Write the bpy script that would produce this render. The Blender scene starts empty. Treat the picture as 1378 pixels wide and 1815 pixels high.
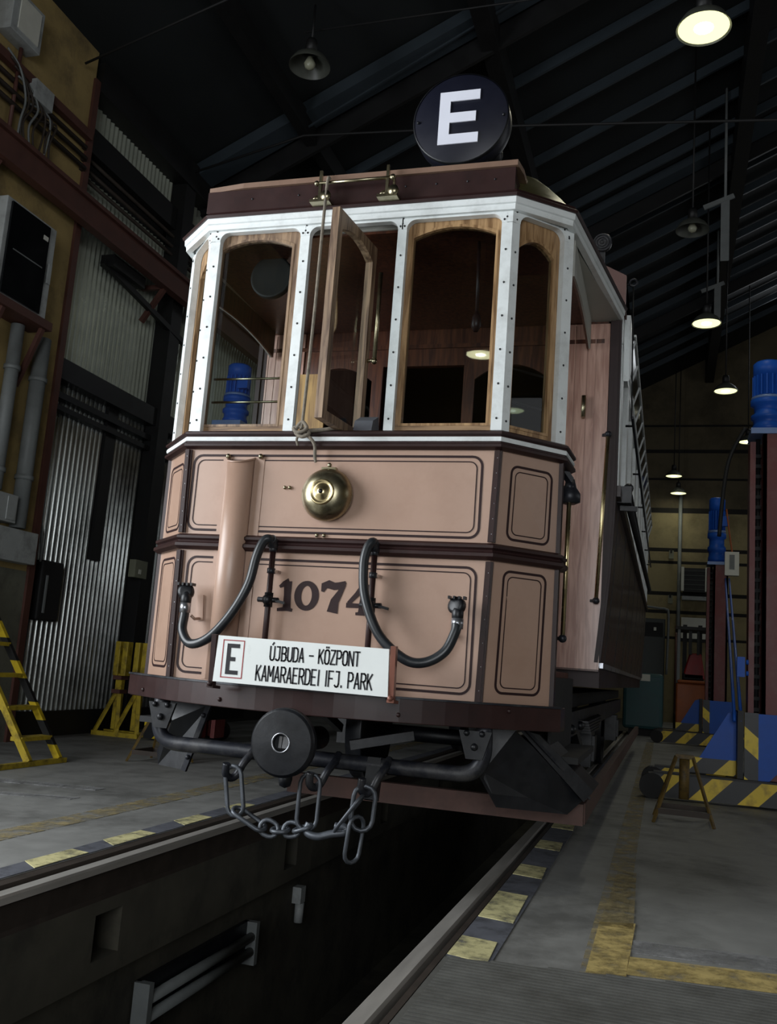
import bpy, bmesh, math, random
from mathutils import Vector, Matrix
random.seed(7)
S = bpy.context.scene
COL = S.collection
PI = math.pi
# ---------------------------------------------------------------- camera, world, lights, exposure
W_PX, H_PX, F_PX = 1378.0, 1815.0, 1647.1
cd = bpy.data.cameras.new('camera')
cam = bpy.data.objects.new('camera', cd)
COL.objects.link(cam)
yaw, pitch, roll = 0.297967, 0.164744, 0.0738381
_cy, _sy, _cp, _sp = math.cos(yaw), math.sin(yaw), math.cos(pitch), math.sin(pitch)
fw = Vector((-_sy*_cp, _cy*_cp, _sp)); rt0 = Vector((_cy, _sy, 0)); up0 = rt0.cross(fw)
rt = math.cos(roll)*rt0 + math.sin(roll)*up0
up = -math.sin(roll)*rt0 + math.cos(roll)*up0
cam.matrix_world = Matrix(((rt.x, up.x, -fw.x, 1.48818), (rt.y, up.y, -fw.y, -3.954), (rt.z, up.z, -fw.z, 0.8914), (0, 0, 0, 1)))
cd.sensor_fit = 'VERTICAL'; cd.sensor_height = 36.0; cd.lens = 36.0*F_PX/H_PX
cd.clip_end = 200
S.camera = cam
wd = bpy.data.worlds.new('dim_sky'); S.world = wd; wd.use_nodes = True
wd.node_tree.nodes['Background'].inputs[0].default_value = (0.55, 0.68, 0.85, 1)
wd.node_tree.nodes['Background'].inputs[1].default_value = 0.02

def area(name, loc, target, sx, sy, energy, col=(1, 1, 1)):
    l = bpy.data.lights.new(name, 'AREA'); l.shape = 'RECTANGLE'; l.size = sx; l.size_y = sy
    l.energy = energy; l.color = col
    o = bpy.data.objects.new(name, l); COL.objects.link(o); o.location = loc
    d = Vector(target) - Vector(loc)
    o.rotation_euler = d.to_track_quat('-Z', 'Y').to_euler()
    return o
# daylight through the side window of the left wall and the open gate behind the camera
area('window_daylight', (-3.98, -2.7, 2.55), (0.0, -2.2, 2.3), 3.2, 3.4, 300, (0.91, 0.96, 1.0))
area('gate_daylight', (2.4, -9.9, 2.4), (0.6, 0, 1.8), 4.4, 4.2, 250, (0.93, 0.97, 1.0))
area('right_windows_daylight', (12.9, 6.0, 4.0), (0.0, 6.0, 3.4), 15.0, 3.6, 95, (0.93, 0.97, 1.0))
area('rafter_fill_light', (5.2, 19.0, 10.6), (3.0, 14.0, 8.0), 3.0, 6.0, 60, (0.9, 0.95, 1.0))  # added fill below the closed roof, brightens the far right rafters
S.view_settings.view_transform = 'Standard'; S.view_settings.look = 'None'
S.view_settings.exposure = 0.40; S.view_settings.gamma = 1.0
S.view_settings.use_curve_mapping = False

# ---------------------------------------------------------------- materials
def lin(c):
    return tuple(((v/255)/12.92 if v/255 <= 0.04045 else ((v/255+0.055)/1.055)**2.4) for v in c)
def mat(name, rgb, rough=0.5, metal=0.0, var=0.12, scale=6.0, stretch=(1, 1, 1), bump=0.0, rvar=0.1, coat=0.0, spec=0.5, dirt=None, dscale=3.0, damt=0.5, coat_rough=0.12):
    m = bpy.data.materials.new(name); m.use_nodes = True
    nt = m.node_tree; N = nt.nodes; L = nt.links
    b = N['Principled BSDF']
    c = lin(rgb)
    tc = N.new('ShaderNodeTexCoord'); mp = N.new('ShaderNodeMapping'); mp.inputs['Scale'].default_value = stretch
    L.new(tc.outputs['Object'], mp.inputs['Vector'])
    nz = N.new('ShaderNodeTexNoise'); nz.inputs['Scale'].default_value = scale; nz.inputs['Detail'].default_value = 6; nz.inputs['Roughness'].default_value = 0.6
    L.new(mp.outputs[0], nz.inputs['Vector'])
    cr = N.new('ShaderNodeValToRGB')
    cr.color_ramp.elements[0].position = 0.3; cr.color_ramp.elements[1].position = 0.7
    cr.color_ramp.elements[0].color = tuple(x*(1-var) for x in c)+(1,)
    cr.color_ramp.elements[1].color = tuple(min(1, x*(1+var)) for x in c)+(1,)
    L.new(nz.outputs['Fac'], cr.inputs['Fac'])
    out = cr.outputs['Color']
    if dirt:
        n2 = N.new('ShaderNodeTexNoise'); n2.inputs['Scale'].default_value = dscale; n2.inputs['Detail'].default_value = 9; n2.inputs['Roughness'].default_value = 0.7
        L.new(tc.outputs['Object'], n2.inputs['Vector'])
        r2 = N.new('ShaderNodeValToRGB'); r2.color_ramp.elements[0].position = 0.48; r2.color_ramp.elements[1].position = 0.66
        r2.color_ramp.elements[1].color = (damt,)*3+(1,)
        L.new(n2.outputs['Fac'], r2.inputs['Fac'])
        mx = N.new('ShaderNodeMixRGB'); mx.inputs['Color2'].default_value = lin(dirt)+(1,)
        L.new(r2.outputs['Color'], mx.inputs['Fac']); L.new(out, mx.inputs['Color1']); out = mx.outputs['Color']
    L.new(out, b.inputs['Base Color'])
    mr = N.new('ShaderNodeMapRange'); mr.inputs['To Min'].default_value = max(0.02, rough-rvar); mr.inputs['To Max'].default_value = min(1, rough+rvar)
    L.new(nz.outputs['Fac'], mr.inputs['Value']); L.new(mr.outputs[0], b.inputs['Roughness'])
    b.inputs['Metallic'].default_value = metal
    b.inputs['Specular IOR Level'].default_value = spec
    b.inputs['Coat Weight'].default_value = coat; b.inputs['Coat Roughness'].default_value = coat_rough
    if bump:
        bp = N.new('ShaderNodeBump'); bp.inputs['Strength'].default_value = bump; bp.inputs['Distance'].default_value = 0.01
        L.new(nz.outputs['Fac'], bp.inputs['Height']); L.new(bp.outputs[0], b.inputs['Normal'])
    return m
def glass(name, tint=(0.8, 0.85, 0.85), refl=1.0):
    m = bpy.data.materials.new(name); m.use_nodes = True
    nt = m.node_tree; N = nt.nodes; L = nt.links
    N.remove(N['Principled BSDF'])
    tr = N.new('ShaderNodeBsdfTransparent'); tr.inputs[0].default_value = tint+(1,)
    gl = N.new('ShaderNodeBsdfGlossy'); gl.inputs['Roughness'].default_value = 0.015
    nz = N.new('ShaderNodeTexNoise'); nz.inputs['Scale'].default_value = 3.0
    bp = N.new('ShaderNodeBump'); bp.inputs['Strength'].default_value = 0.02
    L.new(nz.outputs['Fac'], bp.inputs['Height']); L.new(bp.outputs[0], gl.inputs['Normal'])
    fr = N.new('ShaderNodeFresnel'); fr.inputs[0].default_value = 1.5
    ml = N.new('ShaderNodeMath'); ml.operation = 'MULTIPLY'; ml.inputs[1].default_value = refl
    L.new(fr.outputs[0], ml.inputs[0])
    mx = N.new('ShaderNodeMixShader')
    L.new(ml.outputs[0], mx.inputs[0]); L.new(tr.outputs[0], mx.inputs[1]); L.new(gl.outputs[0], mx.inputs[2])
    L.new(mx.outputs[0], N['Material Output'].inputs['Surface'])
    return m
def emit(name, rgb, strength):
    m = bpy.data.materials.new(name); m.use_nodes = True
    nt = m.node_tree; N = nt.nodes; L = nt.links
    N.remove(N['Principled BSDF'])
    e = N.new('ShaderNodeEmission'); e.inputs[0].default_value = rgb+(1,); e.inputs[1].default_value = strength
    L.new(e.outputs[0], N['Material Output'].inputs['Surface'])
    return m
def worn_paint(name, rgb, cover=0.45, scale=14.0):
    """floor paint rubbed away in patches: bare floor shows through"""
    m = mat(name, rgb, 0.75, 0, 0.2, 9)
    nt = m.node_tree; N = nt.nodes; L = nt.links
    tc = N.new('ShaderNodeTexCoord')
    nz = N.new('ShaderNodeTexNoise'); nz.inputs['Scale'].default_value = scale; nz.inputs['Detail'].default_value = 10; nz.inputs['Roughness'].default_value = 0.72
    L.new(tc.outputs['Object'], nz.inputs['Vector'])
    cr = N.new('ShaderNodeValToRGB'); cr.color_ramp.elements[0].position = cover-0.12; cr.color_ramp.elements[1].position = cover+0.12
    L.new(nz.outputs['Fac'], cr.inputs['Fac'])
    L.new(cr.outputs['Color'], N['Principled BSDF'].inputs['Alpha'])
    return m
def wood(name, rgb, dark, rough=0.45, axis='z', scale=5.0):
    m = bpy.data.materials.new(name); m.use_nodes = True
    nt = m.node_tree; N = nt.nodes; L = nt.links
    b = N['Principled BSDF']
    tc = N.new('ShaderNodeTexCoord'); mp = N.new('ShaderNodeMapping')
    st = {'z': (9, 9, 0.8), 'x': (0.8, 9, 9), 'y': (9, 0.8, 9)}[axis]
    mp.inputs['Scale'].default_value = st
    L.new(tc.outputs['Object'], mp.inputs['Vector'])
    nz = N.new('ShaderNodeTexNoise'); nz.inputs['Scale'].default_value = scale; nz.inputs['Detail'].default_value = 7; nz.inputs['Distortion'].default_value = 0.6
    L.new(mp.outputs[0], nz.inputs['Vector'])
    cr = N.new('ShaderNodeValToRGB'); cr.color_ramp.elements[0].position = 0.36; cr.color_ramp.elements[1].position = 0.62
    cr.color_ramp.elements[0].color = lin(dark)+(1,); cr.color_ramp.elements[1].color = lin(rgb)+(1,)
    L.new(nz.outputs['Fac'], cr.inputs['Fac']); L.new(cr.outputs[0], b.inputs['Base Color'])
    b.inputs['Roughness'].default_value = rough
    bp = N.new('ShaderNodeBump'); bp.inputs['Strength'].default_value = 0.08; L.new(nz.outputs['Fac'], bp.inputs['Height']); L.new(bp.outputs[0], b.inputs['Normal'])
    return m
def stripes(name, c1, c2, period=0.2, angle=45, axis='xz', rough=0.45):
    """diagonal hazard paint"""
    m = bpy.data.materials.new(name); m.use_nodes = True
    nt = m.node_tree; N = nt.nodes; L = nt.links
    b = N['Principled BSDF']
    tc = N.new('ShaderNodeTexCoord'); sp = N.new('ShaderNodeSeparateXYZ'); L.new(tc.outputs['Object'], sp.inputs[0])
    a = math.radians(angle)
    def mul(sock, v):
        n = N.new('ShaderNodeMath'); n.operation = 'MULTIPLY'; n.inputs[1].default_value = v; L.new(sock, n.inputs[0]); return n.outputs[0]
    def op(o, s1, s2=None, v=None):
        n = N.new('ShaderNodeMath'); n.operation = o; L.new(s1, n.inputs[0])
        if s2 is not None: L.new(s2, n.inputs[1])
        if v is not None: n.inputs[1].default_value = v
        return n.outputs[0]
    i0 = {'x': 0, 'y': 1, 'z': 2}[axis[0]]; i1 = {'x': 0, 'y': 1, 'z': 2}[axis[1]]
    s = op('ADD', mul(sp.outputs[i0], math.cos(a)/period), mul(sp.outputs[i1], math.sin(a)/period))
    g = op('GREATER_THAN', op('FRACT', op('ADD', s, v=50.0)), v=0.43)
    nz = N.new('ShaderNodeTexNoise'); nz.inputs['Scale'].default_value = 12; nz.inputs['Detail'].default_value = 8
    L.new(tc.outputs['Object'], nz.inputs['Vector'])
    mx = N.new('ShaderNodeMixRGB'); mx.inputs['Color1'].default_value = lin(c1)+(1,); mx.inputs['Color2'].default_value = lin(c2)+(1,)
    L.new(g, mx.inputs['Fac'])
    cr = N.new('ShaderNodeValToRGB'); cr.color_ramp.elements[0].position = 0.3; cr.color_ramp.elements[0].color = (0.45, 0.4, 0.35, 1); cr.color_ramp.elements[1].position = 0.5
    L.new(nz.outputs['Fac'], cr.inputs['Fac'])
    m2 = N.new('ShaderNodeMixRGB'); m2.blend_type = 'MULTIPLY'; m2.inputs['Fac'].default_value = 0.8
    L.new(mx.outputs[0], m2.inputs['Color1']); L.new(cr.outputs[0], m2.inputs['Color2'])
    L.new(m2.outputs[0], b.inputs['Base Color']); b.inputs['Roughness'].default_value = rough
    return m

M = {}
M['tan'] = mat('tan_paint', (172, 141, 123), 0.36, 0, 0.05, 3, coat=0.5, coat_rough=0.38, dirt=(150, 116, 98), dscale=5, damt=0.25)
M['maroon'] = mat('maroon_paint', (48, 30, 29), 0.42, 0, 0.15, 6, coat=0.1, spec=0.3, dirt=(34, 24, 25), dscale=8)
M['maroon_line'] = mat('maroon_lining', (44, 27, 28), 0.5, 0, 0.1, 8, spec=0.25)
M['maroon_side'] = mat('maroon_side_paint', (44, 30, 30), 0.5, 0, 0.15, 4, spec=0.3)
M['side_gloss'] = mat('varnished_side_panel', (62, 50, 48), 0.3, 0, 0.15, 4, coat=0.3)
M['white'] = mat('white_paint', (228, 233, 233), 0.4, 0, 0.05, 5, dirt=(150, 150, 146), dscale=7, damt=0.3)
M['cream'] = mat('grey_white_ceiling_paint', (176, 176, 168), 0.5, 0, 0.06, 4)
M['dark_hole'] = mat('dark_screw', (46, 48, 50), 0.5, 0.3, 0.1, 20)
M['oak'] = wood('oak_varnish', (178, 144, 104), (118, 88, 58), 0.35)
M['oak_grey'] = wood('weathered_oak', (150, 124, 98), (88, 66, 50), 0.55)
M['oak_x'] = wood('weathered_oak_rail', (156, 126, 92), (92, 66, 44), 0.5, 'x')
M['teak'] = wood('pinkish_bulkhead_boards', (184, 146, 130), (152, 112, 98), 0.3)
M['teak'].node_tree.nodes['Principled BSDF'].inputs['Coat Weight'].default_value = 0.5; M['teak'].node_tree.nodes['Principled BSDF'].inputs['Coat Roughness'].default_value = 0.25
M['teak_in'] = wood('dark_cab_mahogany', (112, 62, 40), (72, 38, 26), 0.4)
M['teak_dark'] = wood('dark_bulkhead_mahogany', (92, 54, 36), (58, 32, 24), 0.35)
M['iron'] = mat('black_iron', (17, 19, 24), 0.42, 0.1, 0.25, 12, bump=0.15, dirt=(46, 46, 48), dscale=9, damt=0.25)
M['iron_grey'] = mat('grey_painted_iron', (34, 36, 43), 0.42, 0.25, 0.2, 10, bump=0.1, dirt=(104, 102, 100), dscale=8, damt=0.4)
M['black'] = mat('sooty_black', (16, 16, 17), 0.7, 0, 0.3, 8)
M['rubber'] = mat('black_rubber', (34, 38, 42), 0.36, 0, 0.15, 20, coat=0.1)
M['brass'] = mat('aged_brass', (164, 156, 130), 0.3, 1.0, 0.2, 9, dirt=(96, 84, 52), dscale=14, damt=0.6)
M['brass_worn'] = mat('polished_brass', (214, 196, 150), 0.28, 1.0, 0.1, 12)
M['olive_roof'] = mat('olive_brass_roof_hood', (104, 98, 62), 0.35, 0.6, 0.2, 6, dirt=(60, 56, 36), dscale=6)
M['steel'] = mat('bright_steel', (168, 170, 176), 0.3, 0.9, 0.15, 10)
M['chain'] = mat('galvanised_chain', (84, 88, 94), 0.42, 0.5, 0.25, 18)
M['copper_pink'] = mat('pink_primer_roof', (140, 108, 102), 0.55, 0, 0.1, 6)
M['board_white'] = mat('white_board_enamel', (232, 236, 234), 0.3, 0, 0.03, 5)
M['sign_black'] = mat('black_sign_paint', (18, 20, 34), 0.4, 0, 0.1, 6)
M['sign_ink'] = mat('black_lettering', (12, 13, 22), 0.6, 0, 0.05, 8)
M['sign_red'] = mat('red_sign_line', (150, 40, 44), 0.5, 0, 0.05, 8)
M['sign_white'] = mat('white_lettering', (226, 228, 240), 0.45, 0, 0.02, 8)
M['rope'] = mat('old_rope', (120, 112, 100), 0.85, 0, 0.3, 40, bump=0.5)
M['glass'] = glass('window_glass', (0.72, 0.78, 0.78), 0.9)
M['glass_in'] = glass('bulkhead_glass', (0.5, 0.55, 0.55), 0.3)
M['dark_glass'] = mat('dark_saloon_glass', (14, 16, 18), 0.08, 0, 0.1, 3)
M['rust_wood'] = mat('reddish_guard_plank', (84, 60, 53), 0.7, 0, 0.2, 8, dirt=(70, 48, 42), dscale=9, damt=0.7)
M['rail_steel'] = mat('worn_rail_head', (170, 166, 160), 0.38, 0.35, 0.15, 7, stretch=(3, 0.4, 3))
M['rail_side'] = mat('brown_rail_web', (56, 48, 42), 0.65, 0.3, 0.25, 9)
M['floor'] = mat('oily_asphalt', (132, 132, 129), 0.62, 0, 0.16, 5, rvar=0.12, bump=0.12, dirt=(80, 80, 77), dscale=1.3, damt=0.8)
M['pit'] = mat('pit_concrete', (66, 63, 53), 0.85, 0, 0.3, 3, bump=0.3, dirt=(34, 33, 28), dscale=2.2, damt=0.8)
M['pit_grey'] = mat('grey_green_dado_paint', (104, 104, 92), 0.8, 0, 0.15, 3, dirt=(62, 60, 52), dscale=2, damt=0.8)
M['ribbed'] = mat('ribbed_plate_steel', (98, 98, 94), 0.6, 0.2, 0.15, 9, dirt=(64, 62, 56), dscale=3)
M['kerb_blue'] = mat('grey_blue_kerb_paint', (88, 90, 98), 0.75, 0, 0.2, 8, dirt=(50, 50, 54), dscale=10, damt=0.8)
M['yline'] = worn_paint('worn_yellow_line', (188, 166, 104), 0.46, 12)
M['yline_pale'] = worn_paint('faded_yellow_line', (150, 136, 98), 0.52, 10)
M['ydash'] = worn_paint('chipped_pale_yellow_paint', (198, 190, 140), 0.42, 11)
M['scuff'] = worn_paint('grey_scuff', (140, 140, 140), 0.5, 5)
M['yellow'] = mat('yellow_paint', (176, 152, 40), 0.5, 0, 0.15, 8, dirt=(70, 58, 30), dscale=9, damt=0.8)
M['hazard'] = stripes('yellow_black_hazard', (222, 190, 28), (20, 21, 25), 0.26, 135)
M['hazard_v'] = stripes('yellow_black_hazard_vertical', (226, 196, 30), (22, 26, 31), 0.30, 50)
M['hazard_l'] = stripes('yellow_black_ladder_tape', (190, 164, 28), (22, 22, 22), 0.3, 90, 'yz')
M['rusty_yellow'] = mat('rusty_yellow_paint', (96, 76, 32), 0.6, 0.1, 0.25, 10, dirt=(46, 36, 26), dscale=16, damt=0.9)
M['blue'] = mat('blue_machine_paint', (30, 84, 178), 0.45, 0, 0.12, 5, spec=0.25)
M['blue_pale'] = mat('pale_blue_flange', (110, 134, 180), 0.4, 0.1, 0.1, 8)
M['redbrown'] = mat('red_brown_column_paint', (104, 40, 38), 0.5, 0, 0.15, 4, dirt=(120, 80, 74), dscale=6, damt=0.4)
M['red'] = mat('red_paint', (140, 22, 26), 0.45, 0, 0.15, 6)
M['orange'] = mat('orange_paint', (150, 78, 34), 0.5, 0, 0.15, 6)
M['teal'] = mat('teal_tank_paint', (40, 78, 82), 0.5, 0, 0.15, 4)
M['grey_box'] = mat('grey_enamel_box', (160, 164, 164), 0.5, 0, 0.08, 6, dirt=(84, 84, 80), dscale=5, damt=0.5)
M['white_box'] = mat('off_white_box', (206, 206, 196), 0.5, 0, 0.06, 6)
M['dark_green'] = mat('dark_green_cabinet_paint', (44, 50, 46), 0.5, 0, 0.15, 4)
M['red_pipe'] = mat('red_brown_pipe_paint', (82, 50, 42), 0.6, 0, 0.2, 6)
M['grey_pipe'] = mat('grey_pipe_paint', (112, 116, 116), 0.55, 0, 0.15, 6)
M['plaster'] = mat('ochre_plaster', (150, 129, 82), 0.85, 0, 0.2, 2.0, bump=0.2, dirt=(92, 78, 56), dscale=1.4, damt=0.8)
M['corr'] = mat('corrugated_sheet', (146, 150, 148), 0.2, 0.85, 0.2, 1.2, dirt=(40, 42, 40), dscale=0.7, damt=0.85)
M['corr_mid'] = mat('translucent_grey_sheet', (186, 192, 178), 0.24, 0.3, 0.12, 1.2, dirt=(140, 146, 136), dscale=0.8, damt=0.6)
M['top_brown'] = mat('brown_top_board', (124, 98, 82), 0.5, 0, 0.12, 7)
M['copper'] = mat('copper_brown_paint', (132, 86, 72), 0.35, 0.2, 0.1, 8)
M['ceiling'] = mat('dark_roof_boards', (15, 20, 22), 0.8, 0, 0.2, 1.5)
M['rafter'] = mat('blue_grey_rafter_paint', (44, 53, 60), 0.6, 0, 0.15, 2)
M['black_steel'] = mat('black_structural_steel', (20, 20, 21), 0.55, 0.1, 0.2, 4)
M['pale_box'] = mat('pale_green_box', (120, 122, 104), 0.6, 0, 0.1, 6)
M['enamel'] = mat('grey_enamel_shade', (70, 72, 66), 0.4, 0, 0.15, 6)
M['lamp_glow'] = emit('lit_lamp_glow', (1.0, 1.0, 0.5), 1.15)
M['lamp_glow_bright'] = emit('bright_lamp_glow', (1.0, 1.0, 0.6), 14.0)
M['lamp_bulb'] = emit('lit_lamp_bulb', (1.0, 1.0, 0.8), 40.0)
M['lamp_dead'] = mat('unlit_bulb_glass', (150, 150, 130), 0.25, 0, 0.05, 8)
M['curtain'] = wood('yellow_slat_wood', (176, 140, 80), (120, 88, 44), 0.5)
M['cloth_grey'] = mat('grey_cloth', (92, 92, 98), 0.9, 0, 0.1, 9)

# ---------------------------------------------------------------- mesh builder
OFF = {}
class MB:
    def __init__(s):
        s.bm = bmesh.new()
    def face(s, pts, mi=0, smooth=False):
        vs = [s.bm.verts.new(Vector(p)) for p in pts]
        f = s.bm.faces.new(vs); f.material_index = mi; f.smooth = smooth
        return f
    def boxb(s, x0, x1, y0, y1, z0, z1, mi=0, fn=None):
        P = [Vector((x, y, z)) for z in (z0, z1) for y in (y0, y1) for x in (x0, x1)]
        if fn: P = [Vector(fn(*p)) for p in P]
        v = [s.bm.verts.new(p) for p in P]
        for q in ((0, 2, 3, 1), (4, 5, 7, 6), (0, 1, 5, 4), (2, 6, 7, 3), (0, 4, 6, 2), (1, 3, 7, 5)):
            f = s.bm.faces.new([v[i] for i in q]); f.material_index = mi
        return s
    def bar(s, a, b, w, h, mi=0, upv=(0, 0, 1)):
        """rectangular bar from a to b; w across, h along upv"""
        a, b = Vector(a), Vector(b); d = (b-a).normalized(); u = Vector(upv)
        sd = d.cross(u)
        if sd.length < 1e-4: sd = d.cross(Vector((0, 1, 0)))
        sd.normalize(); u = sd.cross(d).normalized()
        pts = []
        for p in (a, b):
            for k, l in ((-1, -1), (1, -1), (1, 1), (-1, 1)):
                pts.append(s.bm.verts.new(p+sd*(w/2*k)+u*(h/2*l)))
        for q in ((3, 2, 1, 0), (4, 5, 6, 7), (0, 1, 5, 4), (1, 2, 6, 5), (2, 3, 7, 6), (3, 0, 4, 7)):
            f = s.bm.faces.new([pts[i] for i in q]); f.material_index = mi
        return s
    def prism(s, poly, fn, d0, d1, mi=0, smooth=False):
        """poly: list of (u,v); fn(u,v,d)->xyz ; extruded from d0 to d1"""
        A = [s.bm.verts.new(Vector(fn(u, v, d0))) for u, v in poly]
        B = [s.bm.verts.new(Vector(fn(u, v, d1))) for u, v in poly]
        n = len(poly)
        f = s.bm.faces.new(A); f.material_index = mi
        f = s.bm.faces.new(B[::-1]); f.material_index = mi
        for i in range(n):
            f = s.bm.faces.new([A[i], B[i], B[(i+1) % n], A[(i+1) % n]][::-1]); f.material_index = mi; f.smooth = smooth
        return s
    def frame(s, outer, inner, fn, d0, d1, mi=0):
        """ring between two loops with the same count, extruded d0..d1"""
        n = len(outer)
        V = [[s.bm.verts.new(Vector(fn(u, v, d))) for u, v in lp] for d in (d0, d1) for lp in (outer, inner)]
        o0, i0, o1, i1 = V
        for i in range(n):
            j = (i+1) % n
            for q in ((o0[i], o0[j], i0[j], i0[i]), (o1[i], i1[i], i1[j], o1[j]), (o0[i], o1[i], o1[j], o0[j]), (i0[i], i0[j], i1[j], i1[i])):
                try:
                    f = s.bm.faces.new(q); f.material_index = mi
                except ValueError:
                    pass
        return s
    def tube(s, pts, r, n=10, closed=False, mi=0):
        P = [Vector(p) for p in pts]; m = len(P)
        rs = r if isinstance(r, (list, tuple)) else [r]*m
        rings = []; prev = None
        for i in range(m):
            if closed: t = P[(i+1) % m]-P[i-1]
            else: t = (P[min(i+1, m-1)]-P[max(i-1, 0)])
            t.normalize()
            if prev is None:
                a = Vector((0, 0, 1)) if abs(t.z) < 0.9 else Vector((1, 0, 0))
                nrm = t.cross(a).normalized()
            else:
                nrm = (prev - t*prev.dot(t)).normalized()
            prev = nrm; bn = t.cross(nrm)
            rings.append([s.bm.verts.new(P[i]+(nrm*math.cos(2*PI*k/n)+bn*math.sin(2*PI*k/n))*rs[i]) for k in range(n)])
        rng = range(m) if closed else range(m-1)
        for i in rng:
            a, b = rings[i], rings[(i+1) % m]
            for k in range(n):
                f = s.bm.faces.new([a[k], a[(k+1) % n], b[(k+1) % n], b[k]]); f.smooth = True; f.material_index = mi
        if not closed:
            f = s.bm.faces.new(rings[0][::-1]); f.material_index = mi
            f = s.bm.faces.new(rings[-1]); f.material_index = mi
        return s
    def cyl(s, a, b, r, n=16, mi=0, r2=None):
        return s.tube([a, b], [r, r if r2 is None else r2], n, False, mi)
    def lathe(s, prof, c, axis=(0, 0, 1), n=24, mi=0, caps=True):
        """prof: list of (radius, height along axis)"""
        ax = Vector(axis).normalized(); c = Vector(c)
        a = Vector((0, 0, 1)) if abs(ax.z) < 0.9 else Vector((1, 0, 0))
        u = ax.cross(a).normalized(); v = ax.cross(u)
        rings = []
        for r, h in prof:
            if r < 1e-6:
                rings.append([s.bm.verts.new(c+ax*h)])
            else:
                rings.append([s.bm.verts.new(c+ax*h+(u*math.cos(2*PI*k/n)+v*math.sin(2*PI*k/n))*r) for k in range(n)])
        for a_, b_ in zip(rings, rings[1:]):
            for k in range(n):
                l = (k+1) % n
                q = []
                for vv in ((a_[k] if len(a_) > 1 else a_[0]), (a_[l] if len(a_) > 1 else a_[0]), (b_[l] if len(b_) > 1 else b_[0]), (b_[k] if len(b_) > 1 else b_[0])):
                    if vv not in q: q.append(vv)
                if len(q) > 2:
                    f = s.bm.faces.new(q); f.smooth = True; f.material_index = mi
        if caps:
            if len(rings[0]) > 1: s.bm.faces.new(rings[0][::-1]).material_index = mi
            if len(rings[-1]) > 1: s.bm.faces.new(rings[-1]).material_index = mi
        return s
    def sweep(s, path, prof, mi=0, smooth=False):
        """path: plan points (x,y[,z]) left to right, outward is to the right-hand (-y side); prof: closed loop of (d,z)"""
        n = len(path); P = [Vector((p[0], p[1])) for p in path]; Z = [p[2] if len(p) > 2 else 0 for p in path]
        rings = []
        for i in range(n):
            t1 = (P[i]-P[i-1]).normalized() if i > 0 else None
            t2 = (P[i+1]-P[i]).normalized() if i < n-1 else None
            n1 = Vector((t1.y, -t1.x)) if t1 else None
            n2 = Vector((t2.y, -t2.x)) if t2 else None
            if n1 is None: mv = n2
            elif n2 is None: mv = n1
            else:
                mv = (n1+n2); mv = mv/(mv.dot(n1))
            rings.append([s.bm.verts.new((P[i].x+mv.x*d, P[i].y+mv.y*d, z+Z[i])) for d, z in prof])
        m = len(prof)
        for a, b in zip(rings, rings[1:]):
            for k in range(m):
                f = s.bm.faces.new([a[k], b[k], b[(k+1) % m], a[(k+1) % m]]); f.material_index = mi; f.smooth = smooth
        s.bm.faces.new(rings[0][::-1]).material_index = mi; s.bm.faces.new(rings[-1]).material_index = mi
        return s
    def ball(s, c, r, mi=0, n=8):
        pr = [(r*math.sin(PI*i/(n//2+2)), -r*math.cos(PI*i/(n//2+2))) for i in range(n//2+3)]
        pr[0] = (0, -r); pr[-1] = (0, r)
        return s.lathe(pr, c, (0, 0, 1), n, mi, False)
    def build(s, name, mats, parent=None, bevel=0.0, base=None):
        if not isinstance(mats, (list, tuple)): mats = [mats]
        off = Vector(base) if base is not None else (OFF.get(parent.name, Vector((0, 0, 0))) if parent else Vector((0, 0, 0)))
        bmesh.ops.recalc_face_normals(s.bm, faces=s.bm.faces[:])
        for v in s.bm.verts: v.co -= off
        me = bpy.data.meshes.new(name); s.bm.to_mesh(me); s.bm.free()
        for m_ in mats: me.materials.append(m_)
        o = bpy.data.objects.new(name, me); COL.objects.link(o)
        if parent: o.parent = parent
        else: o.location = off
        OFF[o.name] = off
        if bevel:
            b = o.modifiers.new('bevel', 'BEVEL'); b.width = bevel; b.segments = 2; b.limit_method = 'ANGLE'; b.angle_limit = math.radians(40)
        return o
def thing(name, loc, label, cat, group=None):
    o = bpy.data.objects.new(name, None); COL.objects.link(o); o.location = loc; o.empty_display_size = 0.1
    OFF[o.name] = Vector(loc); tag(o, label, cat, group); return o
def tag(o, label, cat, group=None, kind=None):
    if label: o['label'] = label
    if cat: o['category'] = cat
    if group: o['group'] = group
    if kind: o['kind'] = kind
    return o
def struct(o):
    o['kind'] = 'structure'; return o
def copy_tree(o, loc=None, parent=None):
    c = o.copy(); COL.objects.link(c)
    if parent: c.parent = parent
    if loc is not None:
        c.location = loc; OFF[c.name] = Vector(loc)
    for ch in [x for x in bpy.data.objects if x.parent == o]:
        copy_tree(ch, None, c)
    return c
XYZ = lambda x, z, y: (x, y, z)          # (u=x, v=z, d=y): drawings on planes facing the viewer
YZX = lambda y, z, x: (x, y, z)          # (u=y, v=z, d=x): drawings on side planes
XYH = lambda x, y, z: (x, y, z)          # plans
def arc(cx, cy, r, a0, a1, n):
    return [(cx+r*math.cos(math.radians(a0+(a1-a0)*i/n)), cy+r*math.sin(math.radians(a0+(a1-a0)*i/n))) for i in range(n+1)]
def rrect(x0, x1, z0, z1, r, n=6):
    return arc(x1-r, z1-r, r, 0, 90, n)+arc(x0+r, z1-r, r, 90, 180, n)+arc(x0+r, z0+r, r, 180, 270, n)+arc(x1-r, z0+r, r, 270, 360, n)
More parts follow.
